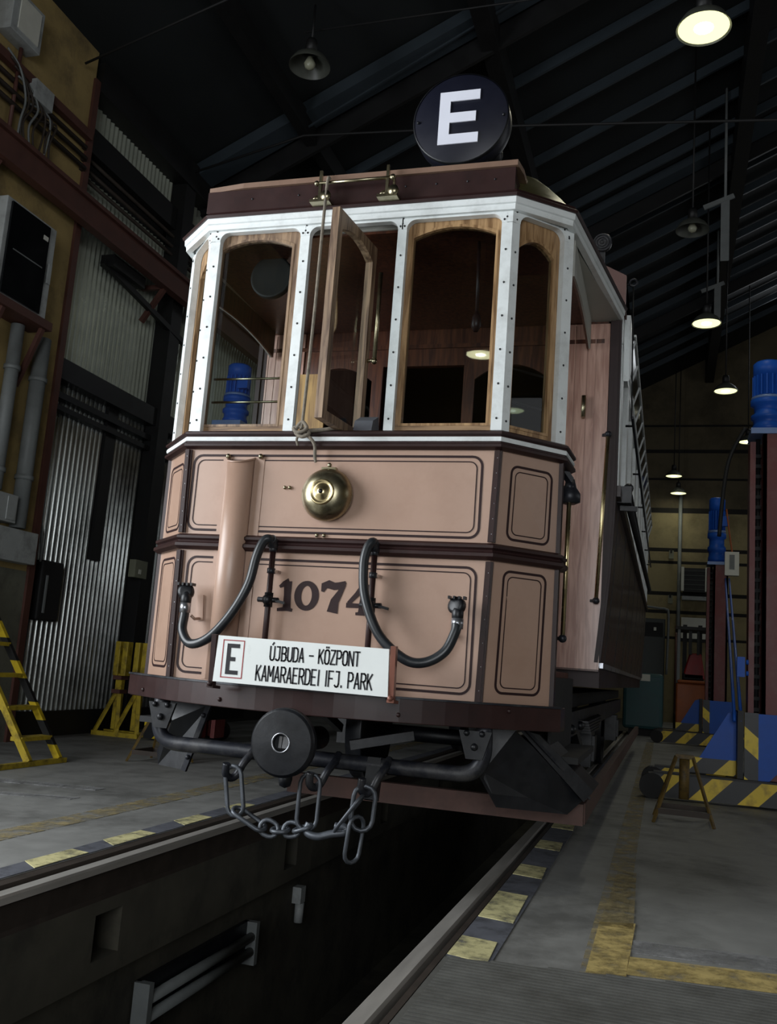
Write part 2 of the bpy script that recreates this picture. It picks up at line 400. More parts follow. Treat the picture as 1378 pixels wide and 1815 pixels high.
def spline(pts, k=6):
    """Catmull-Rom through pts"""
    P = [Vector(p) for p in pts]; out = []
    for i in range(len(P)-1):
        p0 = P[max(i-1, 0)]; p1 = P[i]; p2 = P[i+1]; p3 = P[min(i+2, len(P)-1)]
        for j in range(k):
            t = j/k
            out.append(0.5*((2*p1)+(p2-p0)*t+(2*p0-5*p1+4*p2-p3)*t*t+(3*p1-p0-3*p2+p3)*t**3))
    out.append(P[-1]); return out

# ================================================================ THE SETTING
RS = 0.5                                   # roof slope
ROOF = lambda x: 6.62 + RS*(x+4.2)
b = MB(); b.boxb(-4.4, -0.885, -10, 22.2, -0.15, 0); b.boxb(0.835, 13.2, -10, 22.2, -0.15, 0)
floor = struct(b.build('floor', M['floor']))
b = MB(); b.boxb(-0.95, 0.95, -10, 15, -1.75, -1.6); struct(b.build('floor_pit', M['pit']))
# pit walls: upper beam with pockets, lower face set back
def pit_wall(name, s):
    b = MB()
    pockets = [(-2.45, -2.25), (-0.39, -0.19), (1.65, 1.85), (3.7, 3.9), (5.75, 5.95)]
    ys = [-10]+[v for p in pockets for v in p]+[15]
    fx = lambda x0, x1: (min(s*x0, s*x1), max(s*x0, s*x1))
    x0, x1 = fx(0.735, 1.0)
    b.boxb(x0, x1, -10, 15, -0.205, -0.15); b.boxb(x0, x1, -10, 15, -0.47, -0.39)
    for i in range(0, len(ys), 2): b.boxb(x0, x1, ys[i], ys[i+1], -0.39, -0.205)
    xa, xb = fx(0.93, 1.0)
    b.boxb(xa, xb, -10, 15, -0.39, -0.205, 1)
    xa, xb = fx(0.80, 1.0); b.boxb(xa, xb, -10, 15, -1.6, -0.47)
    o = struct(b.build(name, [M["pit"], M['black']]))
    return o
pit_wall('wall_pit_left', -1); pit_wall('wall_pit_right', 1)
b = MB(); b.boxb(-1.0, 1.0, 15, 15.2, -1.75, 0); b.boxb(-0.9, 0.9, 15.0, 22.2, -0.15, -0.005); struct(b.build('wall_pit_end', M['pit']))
# painted marks lie on the floor as thin paint films
def paint(name, poly, m, z=0.003):
    b = MB(); b.prism(poly, XYH, z-0.0035, z); o = b.build(name, m, floor); return o
paint('painted_stripe', [(-1.52, -9), (-1.365, -9), (-1.32, 9), (-1.475, 9)], M['yline_pale'])
paint('painted_stripe', [(1.275, -9), (1.388, -9), (1.33, 12), (1.215, 12)], M['yline_pale'])
paint('painted_stripe', [(1.27, -0.80), (1.392, -0.775), (1.40, -0.1), (1.27, -0.15)], M['yline'], 0.0045)
paint('painted_stripe', [(1.27, -0.2), (1.395, -0.2), (1.375, 0.9), (1.29, 0.9)], M['yline_pale'], 0.0045)
paint('painted_stripe', [(1.392, -0.755), (2.6, -0.60), (2.6, -0.40), (1.392, -0.56)], M['yline'], 0.0045)
paint('painted_stripe', [(1.4, -0.50), (2.8, -0.38), (2.8, -0.18), (1.4, -0.34)], M['scuff'], 0.004)
paint('painted_stripe', [(-3.6, 0.30), (-1.8, 0.9), (-1.8, 1.0), (-3.6, 0.42)], M['scuff'], 0.004)
paint('painted_stripe', [(-3.2, 1.05), (-1.9, 1.3), (-1.9, 1.42), (-3.2, 1.2)], M['scuff'], 0.004)
paint('painted_kerb', [(-1.0, -9), (-0.89, -9), (-0.89, 9), (-1.0, 9)], M['kerb_blue'])
paint('painted_kerb', [(0.838, -0.86), (0.985, -0.86), (0.955, 9), (0.838, 9)], M['kerb_blue'])
for y0, y1 in ((-1.75, -1.35), (-1.15, -0.85), (-0.60, -0.235), (-0.04, 0.33), (0.62, 0.93), (1.22, 1.5)):
    paint('painted_dash', [(-1.0, y0+0.06), (-0.893, y0-0.02), (-0.893, y1-0.02), (-0.99, y1)], M['ydash'], 0.0055)
for y0, y1 in ((-0.85, -0.62), (-0.33, 0.12), (0.5, 0.75), (1.25, 1.5), (2.0, 2.25)):
    paint('painted_dash', [(0.84, y0), (0.975, y0-0.03), (0.965, y1-0.02), (0.84, y1)], M['ydash'], 0.0055)
# ribbed steel plate let into the floor, bottom right
b = MB()
b.face([(0.84, -6, 0.006), (4.2, -6, 0.006), (4.2, -0.36, 0.006), (0.84, -0.89, 0.006)])
y = -3.4
while y < -0.45:
    xr = 0.86 if y < -0.9 else 0.86+(y+0.9)/0.53*3.3
    if xr < 3.2: b.boxb(xr, 3.2, y, y+0.012, 0.004, 0.011)
    y += 0.028
struct(b.build('trim_1', M['ribbed']))

# left wall: plastered pier, wall with a daylight window opening, corrugated gate
b = MB()
b.boxb(-4.4, -4.05, -1.0, 3.15, 0, 6.75); b.boxb(-4.4, -4.05, -10, -4.4, 0, 6.75)
b.boxb(-4.4, -4.05, -4.4, -1.0, 4.35, 6.75); b.boxb(-4.4, -4.05, -4.4, -1.0, 0, 0.7)
struct(b.build('wall_left', M['plaster']))
b = MB(); b.boxb(-4.05, -4.046, -1.0, 3.12, 0.0, 1.5); struct(b.build('trim_100', M['pit_grey']))
def corrugated(name, y0, y1, z0, z1, x=-4.2, period=0.076, amp=0.011, m='corr'):
    b = MB(); n = int((y1-y0)/period*6)
    lo, hi = [], []
    for i in range(n+1):
        yy = y0+(y1-y0)*i/n; xx = x+amp*math.cos(2*PI*yy/period)
        lo.append(b.bm.verts.new((xx, yy, z0))); hi.append(b.bm.verts.new((xx, yy, z1)))
    for i in range(n):
        f = b.bm.faces.new([lo[i], lo[i+1], hi[i+1], hi[i]]); f.smooth = True
    return struct(b.build(name, M[m]))
corrugated('wall_left_lower', 3.15, 9.0, 0.24, 3.4, amp=0.024)
corrugated('wall_left_middle', 3.15, 9.0, 3.4, 5.55, -4.23, m='corr_mid')
corrugated('wall_left_upper', 3.15, 9.0, 5.9, 6.6, -4.2, m='corr_mid')
b = MB(); b.boxb(-4.4, -4.26, 3.15, 22, 0, 6.7); b.boxb(-4.3, -4.16, 3.15, 22, 0.0, 0.24); b.boxb(-4.27, -4.05, 9.0, 22, 0.0, 6.6)
struct(b.build('wall_left_backing', M['black_steel']))
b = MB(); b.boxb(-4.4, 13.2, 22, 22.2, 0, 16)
wf = None
# far wall: ochre boards with dark joints
m = mat('ochre_board_wall', (142, 130, 96), 0.85, 0, 0.15, 1.2, dirt=(96, 86, 60), dscale=0.7, damt=0.8)
nt = m.node_tree; N = nt.nodes; L = nt.links
sp = N.new('ShaderNodeSeparateXYZ'); tc = N.new('ShaderNodeTexCoord'); L.new(tc.outputs['Object'], sp.inputs[0])
bs = N['Principled BSDF']; src = bs.inputs['Base Color'].links[0].from_socket
prev = None
for zz, hw in ((2.2, 0.035), (2.88, 0.045), (3.37, 0.05), (4.21, 0.04), (4.55, 0.05), (5.63, 0.07), (6.5, 0.03), (7.28, 0.05), (8.0, 0.03)):
    a = N.new('ShaderNodeMath'); a.operation = 'COMPARE'; a.inputs[1].default_value = zz; a.inputs[2].default_value = hw
    L.new(sp.outputs[2], a.inputs[0])
    if prev is None: prev = a.outputs[0]
    else:
        q = N.new('ShaderNodeMath'); q.operation = 'MAXIMUM'; L.new(prev, q.inputs[0]); L.new(a.outputs[0], q.inputs[1]); prev = q.outputs[0]
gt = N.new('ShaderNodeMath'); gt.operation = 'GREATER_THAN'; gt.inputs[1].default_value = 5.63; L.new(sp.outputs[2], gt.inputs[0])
up_ = N.new('ShaderNodeMixRGB'); up_.blend_type = 'MULTIPLY'; up_.inputs['Color2'].default_value = (0.36, 0.35, 0.38, 1)   # boards above the dividing joint are multiplied darker than those below
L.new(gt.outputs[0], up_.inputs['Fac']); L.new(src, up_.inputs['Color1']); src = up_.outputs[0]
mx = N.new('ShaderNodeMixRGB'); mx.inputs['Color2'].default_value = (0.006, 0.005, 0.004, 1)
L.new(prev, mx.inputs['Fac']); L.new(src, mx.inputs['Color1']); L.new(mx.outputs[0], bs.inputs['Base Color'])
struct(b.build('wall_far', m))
b = MB(); b.boxb(13, 13.2, -10, 22.2, 0, 2.1); b.boxb(13, 13.2, -10, 22.2, 5.9, 12); b.boxb(13, 13.2, -10, -1.6, 2.1, 5.9); b.boxb(13, 13.2, 13.6, 22.2, 2.1, 5.9); struct(b.build('wall_right', M['plaster']))
b = MB(); b.boxb(-4.4, 0.1, -10.2, -10, 0, 9); b.boxb(4.7, 13.2, -10.2, -10, 0, 12); b.boxb(0.1, 4.7, -10.2, -10, 4.6, 10)
struct(b.build('wall_front', M['plaster']))
# roof: one slope over the tram rising to a ridge on the right
b = MB(); b.prism([(-4.5, ROOF(-4.5)), (6.0, ROOF(6.0)), (13.3, ROOF(6.0)-3.65), (13.3, ROOF(6.0)-3.4), (6.0, ROOF(6.0)+0.25), (-4.5, ROOF(-4.5)+0.25)], XYZ, -10.2, 22.2)
struct(b.build('ceiling', M['ceiling']))
k = 2
def rafter(y, w, h, m='rafter', dz=0.0):
    global k
    b = MB()
    za = lambda x: ROOF(x)-0.02-dz
    b.prism([(-4.15, za(-4.15)), (6.0, za(6.0)), (6.0, za(6.0)-h), (-4.15, za(-4.15)-h)], XYZ, y-w/2, y+w/2)
    struct(b.build('trim_%d' % k, M[m])); k += 1
for y in (5.35, 11.0, 16.6): rafter(y, 0.32, 0.16)
for y in (5.6, 11.25, 16.85): rafter(y, 0.05, 0.42, 'black_steel')
for i, y in enumerate((6.75, 7.7, 8.65, 9.6, 10.4, 12.0, 12.9, 13.8, 14.7, 15.6, 17.5, 18.4, 19.3, 20.2)): rafter(y, 0.045, 0.15)
for x, w, h in ((-2.75, 0.13, 0.34), (-0.62, 0.2, 0.42), (2.45, 0.22, 0.75)):
    b = MB(); b.boxb(x-w/2, x+w/2, -4, 21.9, ROOF(x)-h, ROOF(x)-0.1); struct(b.build('trim_%d' % k, M['black_steel'])); k += 1
b = MB(); b.boxb(-4.25, -4.0, 3.2, 21.9, 6.3, 6.62); struct(b.build('trim_%d' % k, M['black_steel'])); k += 1      # eaves beam
b = MB(); b.boxb(-4.25, -4.1, 3.2, 9.0, 5.72, 5.98); struct(b.build('trim_%d' % k, M['black_steel'])); k += 1
b = MB(); b.boxb(-4.25, -4.06, 3.2, 9.0, 3.36, 3.56); struct(b.build('trim_%d' % k, M['black_steel'])); k += 1     # gate head ledge
for z, r in ((3.22, 0.03), (3.10, 0.025)):
    b = MB(); b.boxb(-4.2, -4.1, 3.25, 9.0, z-r, z+r); struct(b.build('trim_%d' % k, M['black_steel'])); k += 1
b = MB(); b.boxb(-4.22, -4.02, 4.98, 5.2, 0, 6.3); struct(b.build('trim_%d' % k, M['black_steel'])); k += 1         # wall post
b = MB(); b.boxb(-4.19, -4.15, 4.2, 4.38, 1.75, 3.36); struct(b.build('trim_%d' % k, M['black_steel'])); k += 1     # gate stile
b = MB(); b.boxb(-4.2, -4.02, 3.12, 3.2, 0, 6.4); struct(b.build('trim_%d' % k, M['red_pipe'])); k += 1            # pier edge strip

# ================================================================ RAILS
def rail(label, s):
    b = MB()
    p = [(0.7175, -0.03), (0.7215, -0.008), (0.7295, 0), (0.7775, 0), (0.7855, -0.008), (0.7895, -0.03), (0.762, -0.045), (0.762, -0.135), (0.82, -0.15), (0.735, -0.15), (0.745, -0.135), (0.745, -0.045)]
    b.prism([(s*x, z) for x, z in p[:6]], XYZ, -9.8, 15)
    b.prism([(s*x, z) for x, z in [(0.7175, -0.03), (0.7895, -0.03)]+p[6:]], XYZ, -9.8, 15, 1)
    o = b.build('rail', [M['rail_steel'], M['rail_side']], base=(s*0.75, 0, -0.15)); tag(o, label, 'rail')
    o2 = None
    b = MB(); b.boxb(min(s*0.835, s*0.815), max(s*0.835, s*0.815), -9.8, 15, -0.15, 0.004)
    if s < 0: b.boxb(-0.885, -0.835, -9.8, 15, -0.15, -0.002)
    b.build('kerb_angle', M['rail_side'], o)
rail('worn steel rail along the left edge of the inspection pit', -1)
rail('worn steel rail along the right edge of the pit, running to bottom centre', 1)

# ================================================================ THE TRAM
tram = thing('tram', (0, 0, 0), 'brown and white vintage tram numbered 1074 standing over the inspection pit', 'tram')
def P(name, b, m, parent=None, bevel=0.0): return b.build(name, m, parent or tram, bevel)
def A(z): return 0.734+0.028*min(1.15, max(0, (z-0.768)/1.09))
BX, BY = 1.002, 0.246
def side_fn(s):
    """panel plane of the angled side s: u from the front corner, z, d outward"""
    def fn(u, z, d):
        a = A(z); v = Vector((s*(BX-a), BY)); l = v.length; v /= l
        nrm = Vector((s*v.y*s, -abs(v.x))) ; nrm = Vector((s*abs(v.y), -abs(v.x)))
        return (s*a+v.x*u+nrm.x*d, v.y*u+nrm.y*d, z)
    return fn
def front_fn(x, z, d): return (x, -d, z)
LS = math.hypot(BX-0.75, BY)
def lining(b, fn, x0, x1, z0, z1, r, mi=1):
    for g, w, rr in ((0, 0.011, r), (0.026, 0.005, r*0.72)):
        o = rrect(x0+g, x1-g, z0+g, z1-g, rr); i = rrect(x0+g+w, x1-g-w, z0+g+w, z1-g-w, max(0.004, rr-w))
        b.frame(o, i, fn, 0.0005, 0.0022, mi)
# --- front apron
def apron(name, z0, z1, lz0, lz1):
    b = MB()
    b.prism([(-A(z0), z0), (A(z0), z0), (A(z1), z1), (-A(z1), z1)], front_fn, -0.03, 0)
    lining(b, front_fn, -0.71 if z0 < 1 else -0.735, 0.697, lz0, lz1, 0.05)
    return b
P('lower_front_panel', apron('l', 0.768, 1.40, 0.795, 1.347), [M['tan'], M['maroon_line']])
P('upper_front_panel', apron('u', 1.40, 1.875, 1.467, 1.842), [M['tan'], M['maroon_line']])
for s in (-1, 1):
    f = side_fn(s)
    for nm, z0, z1, a0, a1 in (('lower_corner_panel', 0.768, 1.40, 0.81, 1.345), ('upper_corner_panel', 1.40, 1.875, 1.475, 1.815)):
        b = MB(); b.prism([(0, z0), (LS+0.012, z0), (LS+0.012, z1), (0, z1)], f, -0.03, 0)
        lining(b, f, 0.07, LS-0.045, a0, a1, 0.04)
        P(nm, b, [M['tan'], M['maroon_line']])
    # vertical corner moulding with screws
    b = MB()
    for z0, z1 in ((0.77, 1.37), (1.455, 1.862)):
        pth = [(s*A(z0), -0.002, z0), (s*A(z1), -0.002, z1)]
        for w, dd, dx in ((0.034, 0.008, 0), (0.016, 0.016, 0)):
            b.bar(Vector(pth[0])+Vector((0, -dd/2, 0)), Vector(pth[1])+Vector((0, -dd/2, 0)), w, dd+0.006, 0, (0, -1, 0))
        n = 6
        for i in range(n):
            z = z0+(z1-z0)*(i+0.5)/n; b.ball((s*A(z), -0.018, z), 0.004, 1, 6)
    P('corner_moulding', b, [M['maroon'], M['steel']])
    # return of the corner post at the platform entrance
    b = MB(); b.boxb(*sorted((s*0.985, s*1.018)), 0.243, 0.30, 0.768, 1.875); b.boxb(*sorted((s*0.96, s*0.985)), 0.26, 0.33, 0.768, 1.94)
    P('entrance_post', b, M['maroon'])
# --- belts
FP = [(-1.018, 0.47), (-1.005, 0.25), (-0.762, 0), (0.762, 0), (1.005, 0.25), (1.018, 0.47)]
b = MB()
b.sweep(FP, [(0.0, 1.955), (0.022, 1.953), (0.034, 1.945), (0.034, 1.935), (0.022, 1.928), (0.022, 1.922), (-0.02, 1.922), (-0.02, 1.955)])
b.sweep(FP, [(-0.02, 1.903), (0.02, 1.903), (0.02, 1.895), (0.034, 1.888), (0.034, 1.876), (0.012, 1.866), (-0.02, 1.866)])
wb = P('waist_moulding', b, M['maroon'])
b = MB(); b.sweep(FP, [(-0.02, 1.9225), (0.026, 1.9225), (0.029, 1.913), (0.026, 1.9025), (-0.02, 1.9025)]); P('white_strip', b, M['white'], wb)
FM = [(-1.01, 0.36), (-1.005, 0.25), (-0.752, 0), (0.752, 0), (1.005, 0.25), (1.01, 0.36)]
b = MB(); b.sweep(FM, [(-0.02, 1.452), (0.014, 1.45), (0.03, 1.44), (0.03, 1.428), (0.018, 1.42), (0.022, 1.412), (0.036, 1.404), (0.036, 1.39), (0.016, 1.376), (-0.02, 1.374)])
P('middle_moulding', b, M['maroon'])
# --- bumper beam, bowed in plan
def BYF(x): return -0.27+0.45*(x/1.06)**2
xs = [-1.06+2.12*i/24 for i in range(25)]
b = MB(); b.prism([(x, BYF(x)) for x in xs]+[(1.06, 0.36), (-1.06, 0.36)], XYH, 0.668, 0.768)
for x, z in ((0.86, 0.745), (-0.36, 0.70), (0.44, 0.70), (-0.9, 0.7)): b.ball((x, BYF(x)-0.002, z), 0.01)
bb = P('bumper_beam', b, M['maroon'], None, 0.006)
b = MB(); b.sweep([(x, BYF(x)) for x in xs], [(-0.03, 0.766), (0.006, 0.766), (0.006, 0.774), (-0.03, 0.774)]); P('edge_strip', b, M['iron_grey'], bb)
# --- front windows: posts, header, sashes
ZS, ZH = 1.953, 2.99
def rivets(b, pts, mi=1):
    for p in pts: b.ball(p, 0.0055, mi, 6)
for s in (-1, 1):
    f = side_fn(s); b = MB()
    b.boxb(*sorted((s*0.718, s*0.768)), -0.004, 0.03, ZS, 2.945)
    b.prism([(0, ZS), (0.042, ZS), (0.042, 2.945), (0, 2.945)], f, -0.03, 0.004)
    b.boxb(*sorted((s*0.722, s*0.769)), -0.0055, 0.03, 2.947, 3.06); b.prism([(0, 2.947), (0.04, 2.947), (0.04, 3.06), (0, 3.06)], f, -0.03, 0.0055)
    rivets(b, [(s*0.742, -0.004, ZS+0.06+0.16*i) for i in range(7)]+[f(0.022, ZS+0.05+0.16*i, 0.004) for i in range(7)])
    P('corner_window_post', b, [M['white'], M['dark_hole']])
    b = MB(); b.prism([(LS-0.045, ZS), (LS+0.012, ZS), (LS+0.012, 3.06), (LS-0.045, 3.06)], f, -0.03, 0.004)
    rivets(b, [f(LS-0.02, ZS+0.06+0.16*i, 0.004) for i in range(7)])
    b.boxb(*sorted((s*0.985, s*1.004)), 0.25, 0.275, ZS, 3.0)
    P('end_window_post', b, [M['white'], M['dark_hole']])
    b = MB(); b.boxb(*sorted((s*0.975, s*1.0)), 0.275, 0.31, ZS, 3.0)
    b.boxb(*sorted((s*0.985, s*1.012)), 0.31, 0.32, ZS, 2.96, 1)
    P('oak_door_post', b, [M['oak_grey'], M['steel']])
for x0, x1 in ((-0.281, -0.232), (0.219, 0.263)):
    b = MB(); b.boxb(x0, x1, -0.004, 0.03, ZS, 2.945)
    rivets(b, [((x0+x1)/2, -0.004, ZS+0.06+0.16*i) for i in range(7)])
    P('window_post', b, [M['white'], M['dark_hole']])
def header_poly(x0, x1, zt, r=0.045, z0=2.945):
    return [(x0-0.025, zt), (x0-0.025, z0), (x0, z0)]+[(x0+r-r*math.cos(t), z0+r*math.sin(t)) for t in [PI/2*i/6 for i in range(1, 7)]] + \
           [(x1-r+r*math.sin(t), z0+r*math.cos(t)) for t in [PI/2*i/6 for i in range(0, 6)]]+[(x1, z0), (x1+0.025, z0), (x1+0.025, zt)]
b = MB()
for x0, x1 in ((-0.718, -0.281), (-0.232, 0.219), (0.263, 0.718)):
    b.prism(header_poly(x0, x1, 3.04), front_fn, -0.03, 0.006)
    rivets(b, [(x0-0.02, -0.006, 3.0), (x0+0.03, -0.006, 3.01), (x0-0.012, -0.006, 2.96), ((x0+x1)/2, -0.006, 3.008), (x1-0.03, -0.006, 3.01), (x1+0.012, -0.006, 2.96), (x0+0.1, -0.006, 3.008), (x1-0.1, -0.006, 3.008)])
for s in (-1, 1):
    f = side_fn(s); b.prism(header_poly(0.042, LS-0.045, 3.065, 0.05), f, -0.03, 0.006)
    rivets(b, [f(0.02, 3.0, 0.006), f(0.06, 3.01, 0.006), f(0.17, 3.008, 0.006), f(LS-0.05, 3.0, 0.006), f(LS-0.02, 2.965, 0.006)])
P('window_header', b, [M['white'], M['dark_hole']])
def arch_pane(x0, x1, z0, z1, rise, n=12):
    return [(x1-(x1-x0)*i/n, z1+rise*(1-(2*i/n-1)**2)) for i in range(n+1)]+[(x0, z1+(z0-z1)*i/6) for i in range(1, 7)]+[(x0+(x1-x0)*i/n, z0) for i in range(1, n)]+[(x1, z0+(z1-z0)*i/6) for i in range(0, 6)]
def sash(name, fn, o, pane, rise, d0, d1, mt='oak'):
    inner = arch_pane(pane[0], pane[1], pane[2], pane[3], rise)
    outer = arch_pane(o[0], o[1], o[2], o[3], 0.0)
    b = MB(); b.frame(outer, inner, fn, d0, d1)
    b.frame(arch_pane(pane[0]-0.012, pane[1]+0.012, pane[2]-0.012, pane[3]+0.012, rise), inner, fn, d1, d1+0.004)
    so = P('window_sash', b, M[mt])
    b = MB(); b.face([fn(u, v, (d0+d1)/2) for u, v in inner]); P('window_pane', b, M['glass'], so)
    return so
sL = sash('l', front_fn, (-0.76, -0.245, 1.955, 3.05), (-0.722, -0.335, 2.0, 2.912), 0.045, -0.065, -0.032, 'oak_grey')
sR = sash('r', front_fn, (0.225, 0.755, 1.955, 3.05), (0.292, 0.688, 2.0, 2.912), 0.045, -0.065, -0.032)
for s in (-1, 1): sash('s', side_fn(s), (0.02, LS-0.02, 1.955, 3.06), (0.066, LS-0.078, 2.0, 2.85), 0.055, -0.065, -0.032)
for so, x0, x1 in ((sL, -0.76, -0.245), (sR, 0.225, 0.755)):
    b = MB(); b.boxb(x0, x1, 0.03, 0.066, 1.953, 1.998); P('bottom_rail', b, M['oak_x'], so)
# sill board along the whole front, brass guard rods behind the panes
b = MB(); b.sweep([(-1.0, 0.25), (-0.755, 0.0), (0.755, 0.0), (1.0, 0.25)], [(-0.09, 1.93), (0.002, 1.93), (0.002, 1.957), (-0.09, 1.953)]); P('sill_board', b, M['brass'])
for z in (2.13, 2.25):
    b = MB(); b.cyl((-0.72, 0.09, z), (-0.3, 0.09, z), 0.006, 8); P('guard_rod', b, M['brass'])
for z in (2.13, 2.29):
    f = side_fn(1); b = MB(); b.cyl(f(0.03, z, -0.09), f(LS-0.04, z, -0.09), 0.006, 8); P('guard_rod', b, M['iron'])
# pivoting centre sash standing open across the front
b = MB()
p0, p1 = Vector((-0.015, -0.23, 0)), Vector((0.03, 0.215, 0))
dv = (p1-p0).normalized(); nv = Vector((dv.y, -dv.x, 0))
def piv(u, z, d): q = p0+dv*u+nv*d; return (q.x, q.y, z)
Lp = (p1-p0).length
b.frame(arch_pane(0, Lp, 1.957, 2.962, 0.0), arch_pane(0.045, Lp-0.045, 2.0, 2.87, 0.045), piv, -0.019, 0.019)
ps = P('pivoting_sash', b, M['oak_grey'])
b = MB(); b.face([piv(u, v, 0) for u, v in arch_pane(0.045, Lp-0.045, 2.0, 2.87, 0.045)]); P('window_pane', b, M['glass'], ps)
b = MB(); b.cyl((0.085, 0.19, 2.36), (0.085, 0.19, 2.82), 0.011, 10); b.cyl((0.085, 0.19, 2.365), (0.03, 0.2, 2.365), 0.009, 8); b.ball((0.085, 0.19, 2.36), 0.016); P('sash_handle', b, M['brass'], ps)
# --- cornice, fascia, roof of the platform
RP = [(-1.19, 1.40), (-1.012, 0.19), (-0.776, -0.012), (0.776, -0.012), (1.012, 0.19), (1.19, 1.40)]
b = MB(); b.sweep(RP, [(-0.02, 3.0), (0.010, 3.0), (0.012, 3.026), (0.020, 3.03), (0.022, 3.058), (-0.02, 3.06)]); P('cornice_band', b, M['white'])
b = MB(); b.sweep(RP, [(-0.06, 3.058), (0.030, 3.058), (0.036, 3.070), (0.022, 3.082), (0.016, 3.096), (-0.06, 3.10)]); P('eaves_moulding', b, M['maroon'])
b = MB(); b.boxb(-0.80, 0.775, -0.03, 0.0, 3.09, 3.205); b.boxb(-0.80, -0.77, 0, 0.3, 3.09, 3.18); b.boxb(0.755, 0.775, 0, 0.25, 3.09, 3.18)
rivets(b, [(x, -0.031, 3.15) for x in (-0.55, -0.3, 0.25, 0.40, 0.55, 0.68)])
fa = P('fascia_board', b, [M['maroon'], M['iron_grey']], None, 0.003)
b = MB(); b.prism([(-0.60, -0.045), (0.785, -0.045), (0.80, 0.05), (0.80, 0.5), (-0.80, 0.5), (-0.80, -0.02)], XYH, 3.205, 3.232); P('top_board', b, M['top_brown'], fa)
b = MB(); st = [(0.0, 0.775, 0.10, 3.19), (0.1, 0.90, 0.2, 3.235), (0.2, 1.012, 0.30, 3.29), (0.35, 1.035, 0.40, 3.38), (0.6, 1.07, 0.44, 3.46), (1.0, 1.13, 0.45, 3.5), (1.42, 1.19, 0.44, 3.5)]
rows = []
for y, hw, cr, cap in st:
    rows.append([b.bm.verts.new((hw*t, y, min(cap, 3.085+cr*(1-abs(t)**4.5)))) for t in [math.sin(PI/2*(i/14-1)) for i in range(29)]])
for a_, c_ in zip(rows, rows[1:]):
    for i in range(28):
        f = b.bm.faces.new([a_[i], a_[i+1], c_[i+1], c_[i]]); f.smooth = True
P('platform_roof', b, M['olive_roof'])
b = MB(); b.prism([(-1.185, 1.40), (-1.0, 0.34), (-0.95, 0.30), (-0.70, 0.09), (0.70, 0.09), (0.95, 0.30), (1.0, 0.34), (1.185, 1.40)], XYH, 2.998, 3.02); P('platform_ceiling', b, M['cream'])
b = MB(); b.prism([(-1.0, 1.39), (-0.95, 0.31), (-0.70, 0.10), (0.70, 0.10), (0.95, 0.31), (1.0, 1.39)], XYH, 2.984, 2.997); P('cab_ceiling', b, M['teak_dark'])
for s in (-1, 1):     # arched valance over the side entrance
    b = MB(); poly = [(0.33, 3.0)]+[(0.33+1.02*t, 2.815+0.05*(1-(2*t-1)**2)) for t in [i/12 for i in range(13)]]+[(1.35, 3.0)]
    b.prism(poly, YZX, *sorted((s*1.012, s*1.022))); va = P('entrance_valance', b, M['cream'])
    b = MB(); b.prism(poly, YZX, *sorted((s*1.0, s*1.0115))); P('valance_lining', b, M['teak_dark'], va)
# brass bar for the trolley rope
b = MB(); b.cyl((-0.185, -0.085, 3.172), (0.20, -0.085, 3.172), 0.0085, 10); b.ball((-0.185, -0.085, 3.172), 0.014); b.ball((0.2, -0.085, 3.172), 0.016)
tb = P('rope_guide_bar', b, M['brass'])
for x in (-0.165, 0.175):
    b = MB(); b.bar((x, -0.085, 3.08), (x, -0.085, 3.235), 0.014, 0.014); b.bar((x+0.03, -0.07, 3.08), (x+0.028, -0.07, 3.17), 0.010, 0.010)
    b.boxb(x-0.045, x+0.055, -0.1, -0.03, 3.07, 3.085); b.lathe([(0.0, 0), (0.026, 0), (0.026, 0.012), (0, 0.014)], (x+0.035, -0.09, 3.10), (0, -1, 0), 14); b.lathe([(0.012, 0), (0.028, 0.004), (0.012, 0.03)], (x-0.02, -0.065, 3.085), (0, 0, 1), 12)
    P('rope_guide_bracket', b, M['brass'], tb)
# route disc on the roof
b = MB(); dc = (0.458, 0.12, 3.578); b.lathe([(0.236, 0.11), (0.240, 0.10), (0.240, 0.004), (0.232, 0), (0.0, 0)], dc, (0, 1, 0), 56, 0)
b.lathe([(0, 0.11), (0.236, 0.11)], dc, (0, 1, 0), 56, 0, False)
b.lathe([(0.236, -0.003), (0.242, 0.0), (0.242, 0.012)], dc, (0, 1, 0), 56, 1, False)
for x in (-0.215, 0.215): b.ball((dc[0]+x, 0.116, dc[2]-0.005), 0.008, 1, 6)
disc = P('route_disc', b, [M['sign_black'], M['iron']])
def Eshape(x0, x1, z0, z1, w, mid):
    h = w*0.95
    zm = (z0+z1)/2
    return [(x0, z0), (x1, z0), (x1, z0+h), (x0+w, z0+h), (x0+w, zm-h/2), (x0+(x1-x0)*mid, zm-h/2), (x0+(x1-x0)*mid, zm+h/2), (x0+w, zm+h/2), (x0+w, z1-h), (x1, z1-h), (x1, z1), (x0, z1)]
b = MB(); b.prism(Eshape(0.350, 0.552, 3.440, 3.722, 0.055, 0.92), lambda u, v, d: (u, d, v), 0.112, 0.118); P('letter', b, M['sign_white'], disc)
for x in (-0.17, 0.17):
    b = MB(); b.tube([(dc[0]+x*1.25, 0.13, 3.23), (dc[0]+x, 0.15, 3.30), (dc[0]+x*0.8, 0.17, 3.36)], 0.009, 8); P('disc_bracket', b, M['iron_grey'], disc)
b = MB(); b.lathe([(0.06, 0), (0.05, 0.08), (0.02, 0.1)], (dc[0]+0.1, 0.23, dc[2]-0.12), (0.8, 0.4, -0.3), 14); P('disc_lamp_housing', b, M['iron'], disc)

